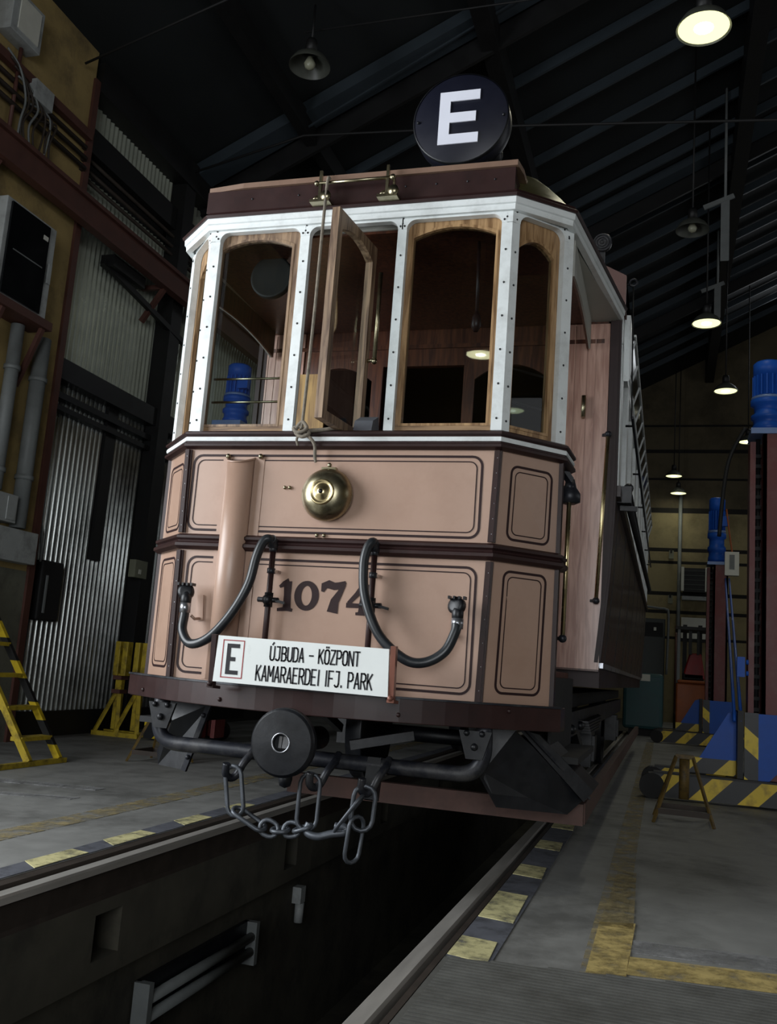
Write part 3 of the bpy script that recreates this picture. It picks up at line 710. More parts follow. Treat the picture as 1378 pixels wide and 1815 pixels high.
# --- bell
b = MB(); bc = (-0.018, 0, 1.648)
b.lathe([(0.0, 0.0), (0.03, 0.0), (0.03, 0.03)], bc, (0, -1, 0), 16)
b.lathe([(0.112, 0.018), (0.122, 0.020), (0.124, 0.03), (0.119, 0.045), (0.108, 0.064), (0.092, 0.080), (0.072, 0.092), (0.06, 0.096)], bc, (0, -1, 0), 48, 0, False)
b.lathe([(0.06, 0.096), (0.058, 0.104), (0.05, 0.105), (0.047, 0.101), (0.038, 0.101), (0.035, 0.105), (0.022, 0.106), (0.02, 0.11), (0.0, 0.11)], bc, (0, -1, 0), 36, 1, False)
bell = P('bell', b, [M['brass'], M['brass_worn']])
b = MB(); b.lathe([(0.010, 0.108), (0.011, 0.118), (0.0, 0.12)], bc, (0, -1, 0), 6); P('bell_nut', b, M['iron'], bell)
b = MB(); b.bar((-0.05, -0.03, 1.765), (0.02, -0.03, 1.765), 0.03, 0.018); b.ball((-0.015, -0.035, 1.785), 0.011); P('bell_bracket', b, M['brass'], bell)
# small brass screws on the panel
for x, z in ((-0.215, 1.683), (-0.24, 1.683), (-0.06, 1.462), (-0.025, 1.462)):
    b = MB(); b.ball((x, -0.006, z), 0.009); P('panel_screw', b, M['brass'])
# --- tan pipe casing
b = MB()
cx, r = -0.475, 0.068
n = 14
def casing_ring(top):
    out = []
    for i in range(n+1):
        t = PI*i/n; x = cx-r*math.cos(t); d = r*1.15*math.sin(t)
        z = (1.822-0.42*d) if top else 0.775
        out.append(b.bm.verts.new((x+0.012*(0 if top else -1)*0, -d-0.002, z)))
    return out
t_, b_ = casing_ring(True), casing_ring(False)
for i in range(n):
    f = b.bm.faces.new([t_[i], t_[i+1], b_[i+1], b_[i]]); f.smooth = True
for x0, x1 in ((cx-r-0.03, cx-r+0.002), (cx+r-0.002, cx+r+0.05)): b.boxb(x0, x1, -0.003, 0, 0.775, 1.822)
cas = P('pipe_casing', b, M['tan'])
cas.modifiers.new('thickness', 'SOLIDIFY').thickness = 0.004
b = MB(); b.tube([(cx-r*math.cos(PI*i/n), -r*1.15*math.sin(PI*i/n)-0.002, 1.822-0.42*r*1.15*math.sin(PI*i/n)) for i in range(n+1)], 0.005, 6); P('casing_rim', b, M['tan'], cas)
for x in (-0.545, -0.375):
    b = MB(); b.ball((x, -0.012, 1.83), 0.013); P('casing_knob', b, M['brass'], cas)
# --- hand-painted number 1074
SD = [0.0022]
def stroke(b, pts, ws, mi=0):
    SD[0] += 0.00012
    """painted stroke of changing width: quads on the panel"""
    Pp = [Vector((p[0], p[1])) for p in pts]
    Lp_, Rp_ = [], []
    for i in range(len(Pp)):
        t = (Pp[min(i+1, len(Pp)-1)]-Pp[max(i-1, 0)]).normalized(); nn = Vector((-t.y, t.x)); w = ws[i]/2
        Lp_.append(Pp[i]+nn*w); Rp_.append(Pp[i]-nn*w)
    b.prism([(p.x, p.y) for p in Lp_]+[(p.x, p.y) for p in Rp_[::-1]], front_fn, 0.0005, SD[0], mi)
def digit(name, fn):
    b = MB(); fn(b); P(name, b, M['maroon_line'])
def d1(b):
    stroke(b, [(-0.182, 1.245), (-0.180, 1.18), (-0.178, 1.112)], [0.04, 0.034, 0.04])
    stroke(b, [(-0.175, 1.243), (-0.200, 1.232), (-0.222, 1.218)], [0.034, 0.026, 0.012])
    stroke(b, [(-0.225, 1.113), (-0.178, 1.119), (-0.150, 1.113)], [0.014, 0.020, 0.014])
def d0(b):
    o = [(-0.086+0.060*math.cos(t), 1.183+0.068*math.sin(t)) for t in [2*PI*i/32 for i in range(32)]]
    i_ = [(-0.086+0.026*math.cos(t), 1.183+0.045*math.sin(t)) for t in [2*PI*i/32 for i in range(32)]]
    b.frame(o, i_, front_fn, 0.0005, 0.0026)
def d7(b):
    stroke(b, [(-0.010, 1.205), (-0.004, 1.232), (0.018, 1.240), (0.045, 1.232), (0.07, 1.235), (0.098, 1.252)], [0.014, 0.034, 0.038, 0.034, 0.034, 0.014])
    stroke(b, [(0.092, 1.243), (0.074, 1.205), (0.052, 1.165), (0.044, 1.113)], [0.018, 0.026, 0.040, 0.052])
def d4(b):
    stroke(b, [(0.196, 1.248), (0.19, 1.18), (0.188, 1.112)], [0.034, 0.036, 0.044])
    stroke(b, [(0.19, 1.247), (0.155, 1.20), (0.118, 1.158)], [0.03, 0.022, 0.018])
    stroke(b, [(0.108, 1.150), (0.16, 1.150), (0.235, 1.152)], [0.022, 0.02, 0.022])
    stroke(b, [(0.155, 1.114), (0.19, 1.117), (0.23, 1.113)], [0.012, 0.018, 0.012])
for nm, fn in (('digit', d1), ('digit', d0), ('digit', d7), ('digit', d4)): digit(nm, fn)
# --- brake hoses and pipes
def hose(pts, r=0.0215):
    b = MB(); b.tube(spline(pts, 8), r, 14); return P('brake_hose', b, M['rubber'])
hA = hose([(-0.262, -0.045, 1.405), (-0.262, -0.07, 1.428), (-0.285, -0.085, 1.415), (-0.305, -0.105, 1.34), (-0.325, -0.12, 1.21), (-0.39, -0.13, 1.075), (-0.48, -0.14, 0.965), (-0.575, -0.13, 0.93), (-0.635, -0.11, 0.985), (-0.645, -0.09, 1.06), (-0.648, -0.085, 1.09)])
hB = hose([(0.236, -0.045, 1.405), (0.234, -0.07, 1.43), (0.216, -0.085, 1.40), (0.209, -0.10, 1.32), (0.232, -0.115, 1.18), (0.31, -0.13, 1.025), (0.43, -0.14, 0.93), (0.52, -0.135, 0.92), (0.60, -0.12, 0.97), (0.636, -0.10, 1.055), (0.638, -0.09, 1.09)])
def coupling(h, x, s):
    b = MB(); b.cyl((x, -0.085, 1.07), (x, -0.085, 1.115), 0.026, 14); P('hose_clip', b, M['steel'], h)
    b = MB(); b.tube([(x, -0.085, 1.10), (x-0.002, -0.082, 1.14), (x-0.006, -0.07, 1.165)], [0.024, 0.026, 0.02], 12)
    b.lathe([(0.018, -0.02), (0.038, -0.016), (0.038, 0.012), (0.024, 0.018), (0.0, 0.018)], (x-0.01, -0.075, 1.168), (0.35*s, -0.85, 0.2), 18)
    for q in range(4): b.boxb(x-0.045+q*0.022, x-0.036+q*0.022, -0.10, -0.06, 1.195, 1.208)
    P('coupling_head', b, M['iron'], h)
    b = MB(); b.bar((x+0.03*s, -0.004, 1.16), (x+0.04*s, -0.004, 1.04), 0.03, 0.006, 0, (0, -1, 0)); b.tube([(x+0.035*s, -0.006, 1.05), (x+0.035*s, -0.05, 1.045), (x+0.02*s, -0.06, 1.06)], 0.007, 8); P('hose_holder', b, M['tan'], h)
coupling(hA, -0.648, 1); coupling(hB, 0.640, -1)
for x, h in ((-0.252, hA), (0.238, hB)):
    b = MB(); b.cyl((x, -0.045, 0.76), (x, -0.045, 1.40), 0.0135, 12); pp = P('brake_pipe', b, M['maroon'])
    b = MB()
    for z in (1.385, 1.285): b.cyl((x, -0.045, z-0.012), (x, -0.045, z+0.012), 0.019, 6)
    b.tube([(x, -0.045, 1.39), (x, -0.05, 1.425), (x, -0.07, 1.43)], 0.020, 12)
    P('pipe_fitting', b, M['iron_grey'], pp)
    b = MB(); b.cyl((x, -0.045, 1.12), (x, -0.045, 1.185), 0.021, 8); b.cyl((x-0.05, -0.05, 1.152), (x+0.05, -0.05, 1.152), 0.012, 8); b.ball((x, -0.058, 1.152), 0.026); b.bar((x+0.04, -0.055, 1.15), (x+0.085, -0.055, 1.14), 0.012, 0.012)
    P('stop_cock', b, M['iron'], pp)
    b = MB(); b.bar((x-0.01, -0.02, 1.287), (x+0.03, -0.02, 1.283), 0.012, 0.045, 0, (0, -1, 0)); P('pipe_clip', b, M['tan'], pp)
# --- board brackets
for x in (-0.357, 0.44):
    b = MB(); b.bar((x, -0.31, 0.752), (x, -0.325, 0.975), 0.022, 0.03, 0, (0, -1, 0)); b.bar((x, -0.26, 0.752), (x, -0.33, 0.757), 0.03, 0.012); b.ball((x, -0.335, 0.768), 0.012)
    P('board_bracket', b, M['maroon' if x < 0 else 'copper'])
# --- headstock gear: U-bar, buffer, hooks
b = MB(); b.tube(spline([(-0.765, 0.0, 0.668), (-0.768, 0.0, 0.57), (-0.745, 0, 0.505), (-0.69, 0, 0.476), (-0.60, 0, 0.472)], 6)+[Vector((0.6, 0, 0.470))]+spline([(0.60, 0, 0.470), (0.69, 0, 0.474), (0.745, 0, 0.505), (0.768, 0.0, 0.57), (0.765, 0.0, 0.668)], 6)[1:], 0.034, 8)
ub = P('safety_bar', b, M['iron_grey'])
for x in (-0.735, 0.735):
    b = MB(); b.prism([(x-0.07, 0.655), (x+0.07, 0.655), (x+0.035, 0.54), (x-0.035, 0.54)], XYZ, -0.045, -0.03)
    for q in (-0.035, 0.03): b.ball((x+q, -0.05, 0.645), 0.013); 
    b.ball((x, -0.05, 0.59), 0.016); P('bar_bracket', b, M['iron'], ub)
b = MB(); bu = (0.03, -0.42, 0.563)
b.lathe([(0.0, 0.016), (0.036, 0.016)], bu, (0, 1, 0), 40, 0, False); b.lathe([(0.036, 0.016), (0.036, -0.012)], bu, (0, 1, 0), 40, 0, False); b.lathe([(0.036, -0.012), (0.125, -0.004)], bu, (0, 1, 0), 40, 0, False)
b.lathe([(0.125, -0.004), (0.134, 0.002), (0.137, 0.012)], bu, (0, 1, 0), 40, 0, False); b.lathe([(0.137, 0.012), (0.137, 0.035)], bu, (0, 1, 0), 40, 0, False); b.lathe([(0.137, 0.035), (0.06, 0.07), (0.05, 0.10), (0.05, 0.42), (0, 0.42)], bu, (0, 1, 0), 40, 0, False)
bf = P('buffer', b, M['iron'])
b = MB(); b.tube([(bu[0]+0.037*math.cos(t), bu[1]-0.011, bu[2]+0.037*math.sin(t)) for t in [2*PI*i/28 for i in range(28)]], 0.004, 6, True)
for q in (-0.013, 0.004, 0.017): b.bar((bu[0]+q*0.9, bu[1]+0.012, bu[2]-0.022), (bu[0]+q+0.004, bu[1]+0.012, bu[2]+0.024), 0.006, 0.012)
P('buffer_bolt', b, M['steel'], bf)
def hook(x, name='coupling_hook'):
    b = MB(); b.tube(spline([(x+0.03, 0.0, 0.50), (x+0.03, -0.05, 0.47), (x+0.012, -0.09, 0.43), (x-0.01, -0.10, 0.38), (x-0.03, -0.12, 0.365), (x-0.04, -0.15, 0.385), (x-0.035, -0.16, 0.43)], 5), [0.02]*20+[0.02, 0.02, 0.022, 0.024, 0.024, 0.022, 0.02, 0.018, 0.016, 0.014, 0.012], 10) if False else b.tube(spline([(x+0.03, 0.0, 0.50), (x+0.03, -0.05, 0.47), (x+0.012, -0.09, 0.43), (x-0.01, -0.10, 0.38), (x-0.03, -0.12, 0.365), (x-0.04, -0.15, 0.385), (x-0.035, -0.16, 0.43)], 5), 0.017, 10)
    P(name, b, M['iron_grey'])
for x in (-0.29, 0.10, 0.33): hook(x)
b = MB(); b.lathe([(0.02, 0), (0.024, 0.03), (0.03, 0.08), (0.024, 0.11), (0.0, 0.12)], (-0.03, -0.2, 0.48), (0, 0, -1), 12); P('hook_weight', b, M['iron'])
b = MB(); b.bar((0.30, 0.0, 0.50), (0.30, -0.04, 0.33), 0.06, 0.05, 0, (0, -1, 0)); b.bar((0.16, 0.05, 0.54), (0.42, 0.15, 0.60), 0.05, 0.04); P('drawbar_bracket', b, M['iron'])
# ploughshare guards left and right
for s in (-1, 1):
    b = MB()
    g = lambda u, z, d: (s*u, 0.18+0.9*max(0, u-0.80)+d, z)
    if s > 0:
        b.prism([(0.66, 0.655), (0.86, 0.655), (0.93, 0.59), (1.14, 0.36), (1.08, 0.30), (0.80, 0.33), (0.72, 0.45)], g, 0.0, 0.012)
        b.prism([(0.86, 0.66), (0.95, 0.64), (1.19, 0.41), (1.15, 0.36)], lambda u, z, d: (s*u, 0.30+d+0.4*(u-0.8), z), 0.0, 0.35)
        b.bar((0.90, 0.28, 0.66), (1.17, 0.5, 0.37), 0.012, 0.012, 1)
    else:
        b.prism([(0.60, 0.655), (0.84, 0.655), (0.80, 0.56), (0.93, 0.40), (0.90, 0.335), (0.70, 0.335)], g, 0.0, 0.012)
        b.bar((-0.60, 0.165, 0.65), (-0.70, 0.165, 0.335), 0.025, 0.02, 1, (0, -1, 0)); b.ball((-0.62, 0.15, 0.6), 0.012, 1); b.ball((-0.68, 0.15, 0.40), 0.012, 1)
    P('track_guard', b, [M['iron'], M['iron_grey']])
# life guard planks around the truck
b = MB(); b.boxb(-0.32, 1.14, 0.55, 0.60, 0.24, 0.335)
P('life_guard_plank', b, M['rust_wood'])
for s in (1,):
    b = MB(); b.boxb(*sorted((s*1.10, s*1.145)), 0.60, 9.6, 0.24, 0.335); P('life_guard_plank', b, M['rust_wood'])
# --- truck: wheels, axles, frame
for y in (3.3, 6.9):
    b = MB(); b.cyl((-0.72, y, 0.39), (0.72, y, 0.39), 0.06, 14); ax = P('axle', b, M['iron'])
    for s in (-1, 1):
        b = MB(); b.lathe([(0.0, 0.10), (0.1, 0.10), (0.12, 0.06), (0.30, 0.05), (0.34, 0.09), (0.39, 0.095), (0.40, 0.0), (0.42, -0.03), (0.42, -0.045), (0.1, -0.05)], (s*0.74, y, 0.40), (s, 0, 0), 36); P('wheel', b, M['iron'], ax)
        b = MB(); b.boxb(*sorted((s*0.86, s*0.98)), y-0.16, y+0.16, 0.28, 0.55); b.boxb(*sorted((s*0.98, s*1.0)), y-0.1, y+0.1, 0.32, 0.50); P('axle_box', b, M['iron'], ax)
for s in (-1, 1):
    b = MB(); b.boxb(*sorted((s*0.88, s*0.94)), 1.7, 8.6, 0.55, 0.70)
    b.bar((s*0.91, 2.2, 0.66), (s*0.91, 3.0, 0.40), 0.05, 0.06); b.bar((s*0.91, 3.6, 0.40), (s*0.91, 4.3, 0.66), 0.05, 0.06)
    for i in range(5): b.bar((s*0.96, 2.6+0.07*i, 0.62-0.02*i), (s*0.96, 4.0-0.07*i, 0.62-0.02*i), 0.07, 0.015)
    for q in (1.9, 2.5, 4.2): b.ball((s*0.95, q, 0.6), 0.03)
    P('truck_frame', b, M['iron'])
b = MB(); b.boxb(-0.85, 0.85, 0.36, 9.9, 0.70, 0.80); P('underframe', b, M['black'])
# platform floor and entrance steps
b = MB(); b.prism([(-0.72, 0.04), (0.72, 0.04), (0.965, 0.28), (0.965, 1.4), (-0.965, 1.4), (-0.965, 0.28)], XYH, 0.80, 0.93); P('platform_floor', b, M['teak_in'])
for s in (-1, 1):
    b = MB(); b.boxb(*sorted((s*0.98, s*1.12)), 0.42, 1.38, 0.52, 0.55); b.boxb(*sorted((s*0.98, s*0.995)), 0.42, 1.38, 0.55, 0.9); P('entrance_step', b, M['black'])
# inside faces of the cab below the windows
b = MB(); b.prism([(-0.72, 0.94), (0.72, 0.94), (0.72, 1.93), (-0.72, 1.93)], lambda u, v, d: (u, d, v), 0.032, 0.045); P('cab_lining', b, M['teak_in'])
# --- bulkhead with door and windows
b = MB(); YB = 1.40
def bk(u, v, d): return (u, YB+d, v)
cols = [(-1.06, -0.78), (-0.33, -0.26), (0.26, 0.33), (0.78, 1.128)]
for x0, x1 in cols: b.prism([(x0, 0.95), (x1, 0.95), (x1, 2.75), (x0, 2.75)], bk, 0, 0.04)
for x0, x1 in ((-0.78, -0.33), (0.33, 0.78)):
    b.prism([(x0, 0.95), (x1, 0.95), (x1, 1.95), (x0, 1.95)], bk, 0, 0.04)
    b.prism([(x0, 2.75)]+[(x0+(x1-x0)*i/10, 2.66+0.09*(1-(2*i/10-1)**2)-0.002) for i in range(11)]+[(x1, 2.75)], bk, 0, 0.04)
b.prism([(-1.06, 2.75), (1.128, 2.75), (1.12, 3.0), (-1.06, 3.0)], bk, 0, 0.04)
b.prism([(-1.05, 2.86), (1.1, 2.86), (1.1, 2.885), (-1.05, 2.885)], bk, -0.015, 0)
bh = P('bulkhead', b, M['teak_dark'])
for s in (-1, 1):
    e_ = 1.13 if s > 0 else 1.06
    b = MB(); b.prism([(s*0.80, 0.96), (s*e_, 0.96), (s*e_, 2.98), (s*0.80, 2.98)], bk, -0.012, -0.001)
    for x in (0.86, 0.93, 1.0, 1.05): b.prism([(s*x-0.002, 0.97), (s*x+0.002, 0.97), (s*x+0.002, 2.97), (s*x-0.002, 2.97)], bk, -0.0155, -0.012)
    P('boarded_panel', b, M['teak'], bh)
for x0, x1 in ((-0.78, -0.33), (0.33, 0.78)):
    b = MB(); b.prism([(x0, 1.95), (x1, 1.95), (x1, 2.74), (x0, 2.74)], bk, 0.015, 0.022); P('bulkhead_pane', b, M['glass_in'], bh)
b = MB(); b.boxb(-0.82, -0.62, 1.365, 1.385, 1.9, 2.70); P('slat_blind', b, M['curtain'], bh)
for s in (-1, 1):      # dark pilasters that carry the side walls, with tumblehome
    prof = [(1.195-0.0*1, 3.06), (1.195, 2.05), (1.19, 1.8), (1.178, 1.5), (1.155, 1.2), (1.138, 1.0)]
    q_ = 0.0 if s > 0 else -0.07
    b = MB(); b.prism([(x, z) for x, z in prof]+[(x-0.062, z) for x, z in prof[::-1]], lambda u, v, d: (s*(u+q_), YB-0.01+d, v), 0, 0.06)
    b.prism([(x+0.006-0.018, z) for x, z in prof]+[(x-0.034, z) for x, z in prof[::-1]], lambda u, v, d: (s*(u+q_), YB-0.02+d, v), 0, 0.01)
    P('corner_pilaster', b, M['maroon_side'])
# brass grab rails
def grab(a_, c_):
    b = MB(); a_ = Vector(a_); c_ = Vector(c_); b.cyl(a_, c_, 0.011, 10)
    g_ = P('grab_rail', b, M['brass_worn'])
    b = MB()
    for q in (a_, c_): b.ball(q, 0.02); b.bar(q, q+Vector((-0.03*(1 if q.x > 0 else -1), 0.03, 0)), 0.016, 0.016)
    P('rail_socket', b, M['iron_grey'], g_)
for s in (-1, 1):
    grab((s*(1.14 if s > 0 else 1.07), 1.36, 2.30), (s*(1.105 if s > 0 else 1.035), 1.36, 1.34)); grab((s*1.03, 0.45, 1.80), (s*1.025, 0.45, 1.08))
b = MB(); b.lathe([(0.03, 0), (0.05, 0.01), (0.05, 0.05), (0.03, 0.08), (0.02, 0.12)], (1.03, 0.47, 1.72), (0, 0, 1), 14); b.bar((1.03, 0.45, 1.83), (1.0, 0.4, 1.87), 0.03, 0.03); P('tail_lamp_holder', b, M['iron_grey'])
b = MB(); b.boxb(0.985, 1.0, 1.36, 1.40, 2.40, 2.52); b.cyl((0.995, 1.355, 2.40), (0.995, 1.355, 2.53), 0.013, 10); P('door_hinge', b, M['brass'], bh)
# folded lattice gate in the dark entrance below the belt
b = MB()
for i in range(3): b.boxb(0.96, 0.98, 0.36+0.05*i, 0.375+0.05*i, 0.95, 1.80)
P('folding_gate', b, M['black'])
# cab fittings: hanging cord with tassel, round cover on the left, controller
b = MB(); b.cyl((0.56, 0.25, 3.0), (0.57, 0.25, 2.62), 0.008, 8); b.lathe([(0.008, 0), (0.022, -0.03), (0.026, -0.07), (0.012, -0.1), (0, -0.1)], (0.57, 0.25, 2.62), (0, 0, 1), 12); P('bell_cord', b, M['maroon'])
b = MB(); b.lathe([(0.0, 0.0), (0.105, 0.0), (0.112, -0.006), (0.118, 0.0), (0.118, 0.03), (0.0, 0.03)], (-0.565, 0.30, 2.885), (0, 1, 0), 36); P('round_cover', b, M['black'])
b = MB(); b.tube(spline([(-0.22, 0.3, 2.9), (-0.24, 0.3, 2.72), (-0.225, 0.3, 2.58), (-0.19, 0.3, 2.56), (-0.175, 0.3, 2.62), (-0.19, 0.3, 2.8)], 6), 0.007, 8); P('strap_loop', b, M['oak'])
b = MB(); b.boxb(-0.14, 0.16, 0.12, 0.4, 0.93, 1.86); b.prism([(0.0, 1.86), (0.2, 1.86), (0.13, 2.06), (0.05, 2.02)], YZX, 0.06, 0.15, 1); b.lathe([(0.06, 0), (0.05, 0.04), (0, 0.05)], (0.0, 0.26, 1.86), (0, 0, 1), 16); P('controller', b, [M['black'], M['cloth_grey']])
# --- saloon body: side walls, windows, roof
YE = 10.2
def saloon(y0, y1):
    prof = [(1.19, 3.12), (1.19, 2.05), (1.186, 1.8), (1.174, 1.5), (1.152, 1.2), (1.135, 1.0)]
    for s in (-1, 1):
        q_ = 0.0 if s > 0 else -0.07      # the left side stands a little further in
        b = MB(); pr = prof[1:]
        b.prism([(x, z) for x, z in pr]+[(x-0.03, z) for x, z in pr[::-1]], lambda u, v, d: (s*(u+q_), d, v), y0, y1)
        y = y0+0.3
        while y < y1:
            for (x0_, z0_), (x1_, z1_) in zip(pr, pr[1:]): b.bar((s*(x0_-0.001+q_), y, z0_), (s*(x1_-0.001+q_), y, z1_), 0.008, 0.008, 1)
            y += 1.1
        sw = P('side_panel', b, [M['side_gloss'], M['black']])
        b = MB(); b.boxb(*sorted((s*(1.19+q_), s*(1.215+q_))), y0, y1, 1.955, 2.02); b.boxb(*sorted((s*(1.12+q_), s*(1.15+q_))), y0, y1, 0.97, 1.0, 1); P('side_moulding', b, [M['maroon'], M['steel']], sw)
        b = MB(); b.boxb(*sorted((s*(1.16+q_), s*(1.20+q_))), y0, y1, 2.88, 3.06)
        nw = 10; st_ = (y1-y0)/nw
        for i in range(nw+1):
            yy = y0+0.125+(y1-y0-0.25)/nw*i; b.boxb(*sorted((s*(1.165+q_), s*(1.2+q_))), yy-0.11, yy+0.11, 2.02, 2.9)
        P('side_window_frame', b, M['white'])
        b = MB(); b.boxb(*sorted((s*(1.165+q_), s*(1.17+q_))), y0, y1, 2.02, 2.9); P('side_window_glass', b, M['dark_glass'])
        b = MB(); b.boxb(*sorted((s*(1.17+q_), s*(1.21+q_))), y0+0.02, y1, 3.10, 3.30); P('side_roof_panel', b, M['copper_pink'])
        # tilted ventilator row: two steel rails with rungs
        b = MB(); b.bar((s*(1.205+q_), 1.75, 2.955), (s*(1.205+q_), 9.6, 2.985), 0.014, 0.016); b.bar((s*(1.25+q_), 1.95, 3.11), (s*(1.25+q_), 9.6, 3.13), 0.014, 0.014)
        for i in range(16):
            yy = 2.0+0.5*i; b.bar((s*(1.205+q_), yy, 2.96), (s*(1.25+q_), yy+0.05, 3.12), 0.035, 0.012, 0, (1, 0, 0))
        vr = P('ventilator_frame', b, M['white'])
        b = MB(); b.face([(s*(1.206+q_), 1.9, 2.96), (s*(1.206+q_), 9.6, 2.98), (s*(1.248+q_), 9.6, 3.125), (s*(1.248+q_), 1.98, 3.108)]); P('ventilator_pane', b, M['dark_glass'], vr)
        b = MB(); b.prism([(1.62, 2.70), (1.80, 2.78), (1.98, 2.96), (2.0, 3.06), (1.9, 3.12), (1.62, 3.12)], YZX, *sorted((s*(1.2+q_), s*(1.235+q_)))); P('white_arch_plate', b, M['white'])
        b = MB(); b.cyl((s*(1.25+q_), 1.9, 2.55), (s*(1.25+q_), 9.6, 2.55), 0.009, 8)
        for i in range(6): b.cyl((s*(1.2+q_), 2.1+1.45*i, 2.55), (s*(1.255+q_), 2.1+1.45*i, 2.55), 0.008, 8)
        P('window_guard_rod', b, M['iron'])
    b = MB()
    b.boxb(-1.08, 1.16, y1-0.05, y1, 1.0, 3.3); b.boxb(-1.06, 1.13, y0, y1, 0.86, 0.98); P('saloon_end', b, M['maroon_side'])
    b = MB(); sec = [(-1.15, 3.09), (-1.15, 3.30), (-1.0, 3.42), (-0.6, 3.53), (0, 3.58), (0.6, 3.53), (1.0, 3.42), (1.21, 3.30), (1.21, 3.09), (0.9, 3.2), (-0.9, 3.2)]
    b.prism(sec, lambda u, v, d: (u, d, v), y0-0.02, y1+0.1); P('saloon_roof', b, M['copper_pink'])
saloon(1.46, YE)
# long dark pole carried along the side below the windows, with its bracket
b = MB(); b.cyl((1.245, 1.75, 1.985), (1.285, 7.2, 1.985), 0.022, 10); b.cyl((1.265, 1.75, 2.02), (1.285, 7.2, 2.01), 0.008, 8); sp_ = P('side_pole', b, M['black'])
b = MB(); b.boxb(1.19, 1.27, 1.62, 1.72, 1.95, 2.05); b.bar((1.2, 1.7, 1.93), (1.3, 1.72, 1.93), 0.03, 0.03); b.ball((1.25, 1.68, 2.05), 0.03); P('pole_bracket', b, M['iron'], sp_)
b = MB(); ic = (1.06, 1.46, 3.53)
for q in (0.020, 0.036, 0.052): b.tube([(ic[0]+q*math.cos(t), ic[1]-0.005, ic[2]+q*math.sin(t)) for t in [2*PI*i/24 for i in range(24)]], 0.0055, 6, True)
b.lathe([(0.054, 0.0), (0.054, 0.03)], ic, (0, 1, 0), 24); b.ball((ic[0], ic[1]-0.005, ic[2]), 0.009); b.bar((ic[0], 1.49, 3.36), (ic[0], 1.49, 3.5), 0.03, 0.03); P('roof_insulator', b, M['iron_grey'])
b = MB(); b.tube([(1.245+0.022*math.cos(t), 1.55, 3.30+0.022*math.sin(t)) for t in [2*PI*i/14 for i in range(14)]], 0.008, 8, True); b.cyl((1.2, 1.56, 3.29), (1.23, 1.55, 3.295), 0.008, 8); P('roof_eye', b, M['iron_grey'])
b = MB(); b.cyl((1.246, 1.55, 3.28), (1.26, 1.56, 2.45), 0.005, 6); P('roof_cord', b, M['black'])

# ================================================================ THINGS ON THE TRAM
# destination board
brd = thing('destination_board', (0.03, -0.335, 0.775), 'white destination board lettered KAMARAERDEI IFJ. PARK on the tram beam', 'sign')
yb = -0.334
b = MB(); b.prism([(-0.345, 0.778), (0.43, 0.772), (0.422, 0.962), (-0.338, 0.972)], XYZ, yb, yb+0.012); b.build('board_panel', M['board_white'], brd, 0.001)
FB = lambda u, v, d: (u, yb-d, v)
def rectloop(x0, x1, z0, z1): return [(x0, z0), (x1, z0), (x1, z1), (x0, z1)]
b = MB(); b.frame(rectloop(-0.312, -0.212, 0.797, 0.956), rectloop(-0.308, -0.216, 0.801, 0.952), FB, 0.0002, 0.0012); b.build('red_border', M['sign_red'], brd)
b = MB(); b.prism(Eshape(-0.291, -0.233, 0.812, 0.940, 0.018, 0.72), FB, 0.0002, 0.0014); b.build('route_letter', M['sign_ink'], brd)
GL = {
 'U': [[(0, 1), (0, .25), (.06, .08), (.2, 0), (.4, 0), (.54, .08), (.6, .25), (.6, 1)]], 'J': [[(.1, 1), (.5, 1), (.5, .2), (.42, .05), (.28, 0), (.12, .02), (0, .1)]],
 'B': [[(0, 0), (0, 1), (.38, 1), (.54, .92), (.58, .76), (.54, .6), (.38, .52), (0, .52)], [(.38, .52), (.56, .43), (.6, .26), (.56, .08), (.38, 0), (0, 0)]],
 'D': [[(0, 0), (0, 1), (.34, 1), (.52, .92), (.6, .75), (.6, .25), (.52, .08), (.34, 0), (0, 0)]], 'A': [[(0, 0), (.3, 1), (.6, 0)], [(.1, .3), (.5, .3)]],
 'K': [[(0, 0), (0, 1)], [(.58, 1), (0, .4)], [(.18, .57), (.6, 0)]], 'O': [[(.2, 0), (.06, .08), (0, .25), (0, .75), (.06, .92), (.2, 1), (.4, 1), (.54, .92), (.6, .75), (.6, .25), (.54, .08), (.4, 0), (.2, 0)]],
 'Z': [[(0, 1), (.58, 1), (0, 0), (.6, 0)]], 'P': [[(0, 0), (0, 1), (.38, 1), (.55, .9), (.6, .72), (.55, .54), (.38, .45), (0, .45)]], 'N': [[(0, 0), (0, 1), (.6, 0), (.6, 1)]],
 'T': [[(0, 1), (.6, 1)], [(.3, 1), (.3, 0)]], 'M': [[(0, 0), (0, 1), (.35, .35), (.7, 1), (.7, 0)]], 'R': [[(0, 0), (0, 1), (.38, 1), (.55, .91), (.6, .74), (.55, .57), (.38, .48), (0, .48)], [(.3, .48), (.6, 0)]],
 'E': [[(.55, 1), (0, 1), (0, 0), (.55, 0)], [(0, .52), (.45, .52)]], 'I': [[(.1, 0), (.1, 1)]], 'F': [[(.55, 1), (0, 1), (0, 0)], [(0, .52), (.45, .52)]], '-': [[(0, .5), (.5, .5)]], '.': [[(.04, 0), (.04, .1)]]}
WID = {'I': .2, 'M': .7, '.': .1, '-': .5, ' ': .35}
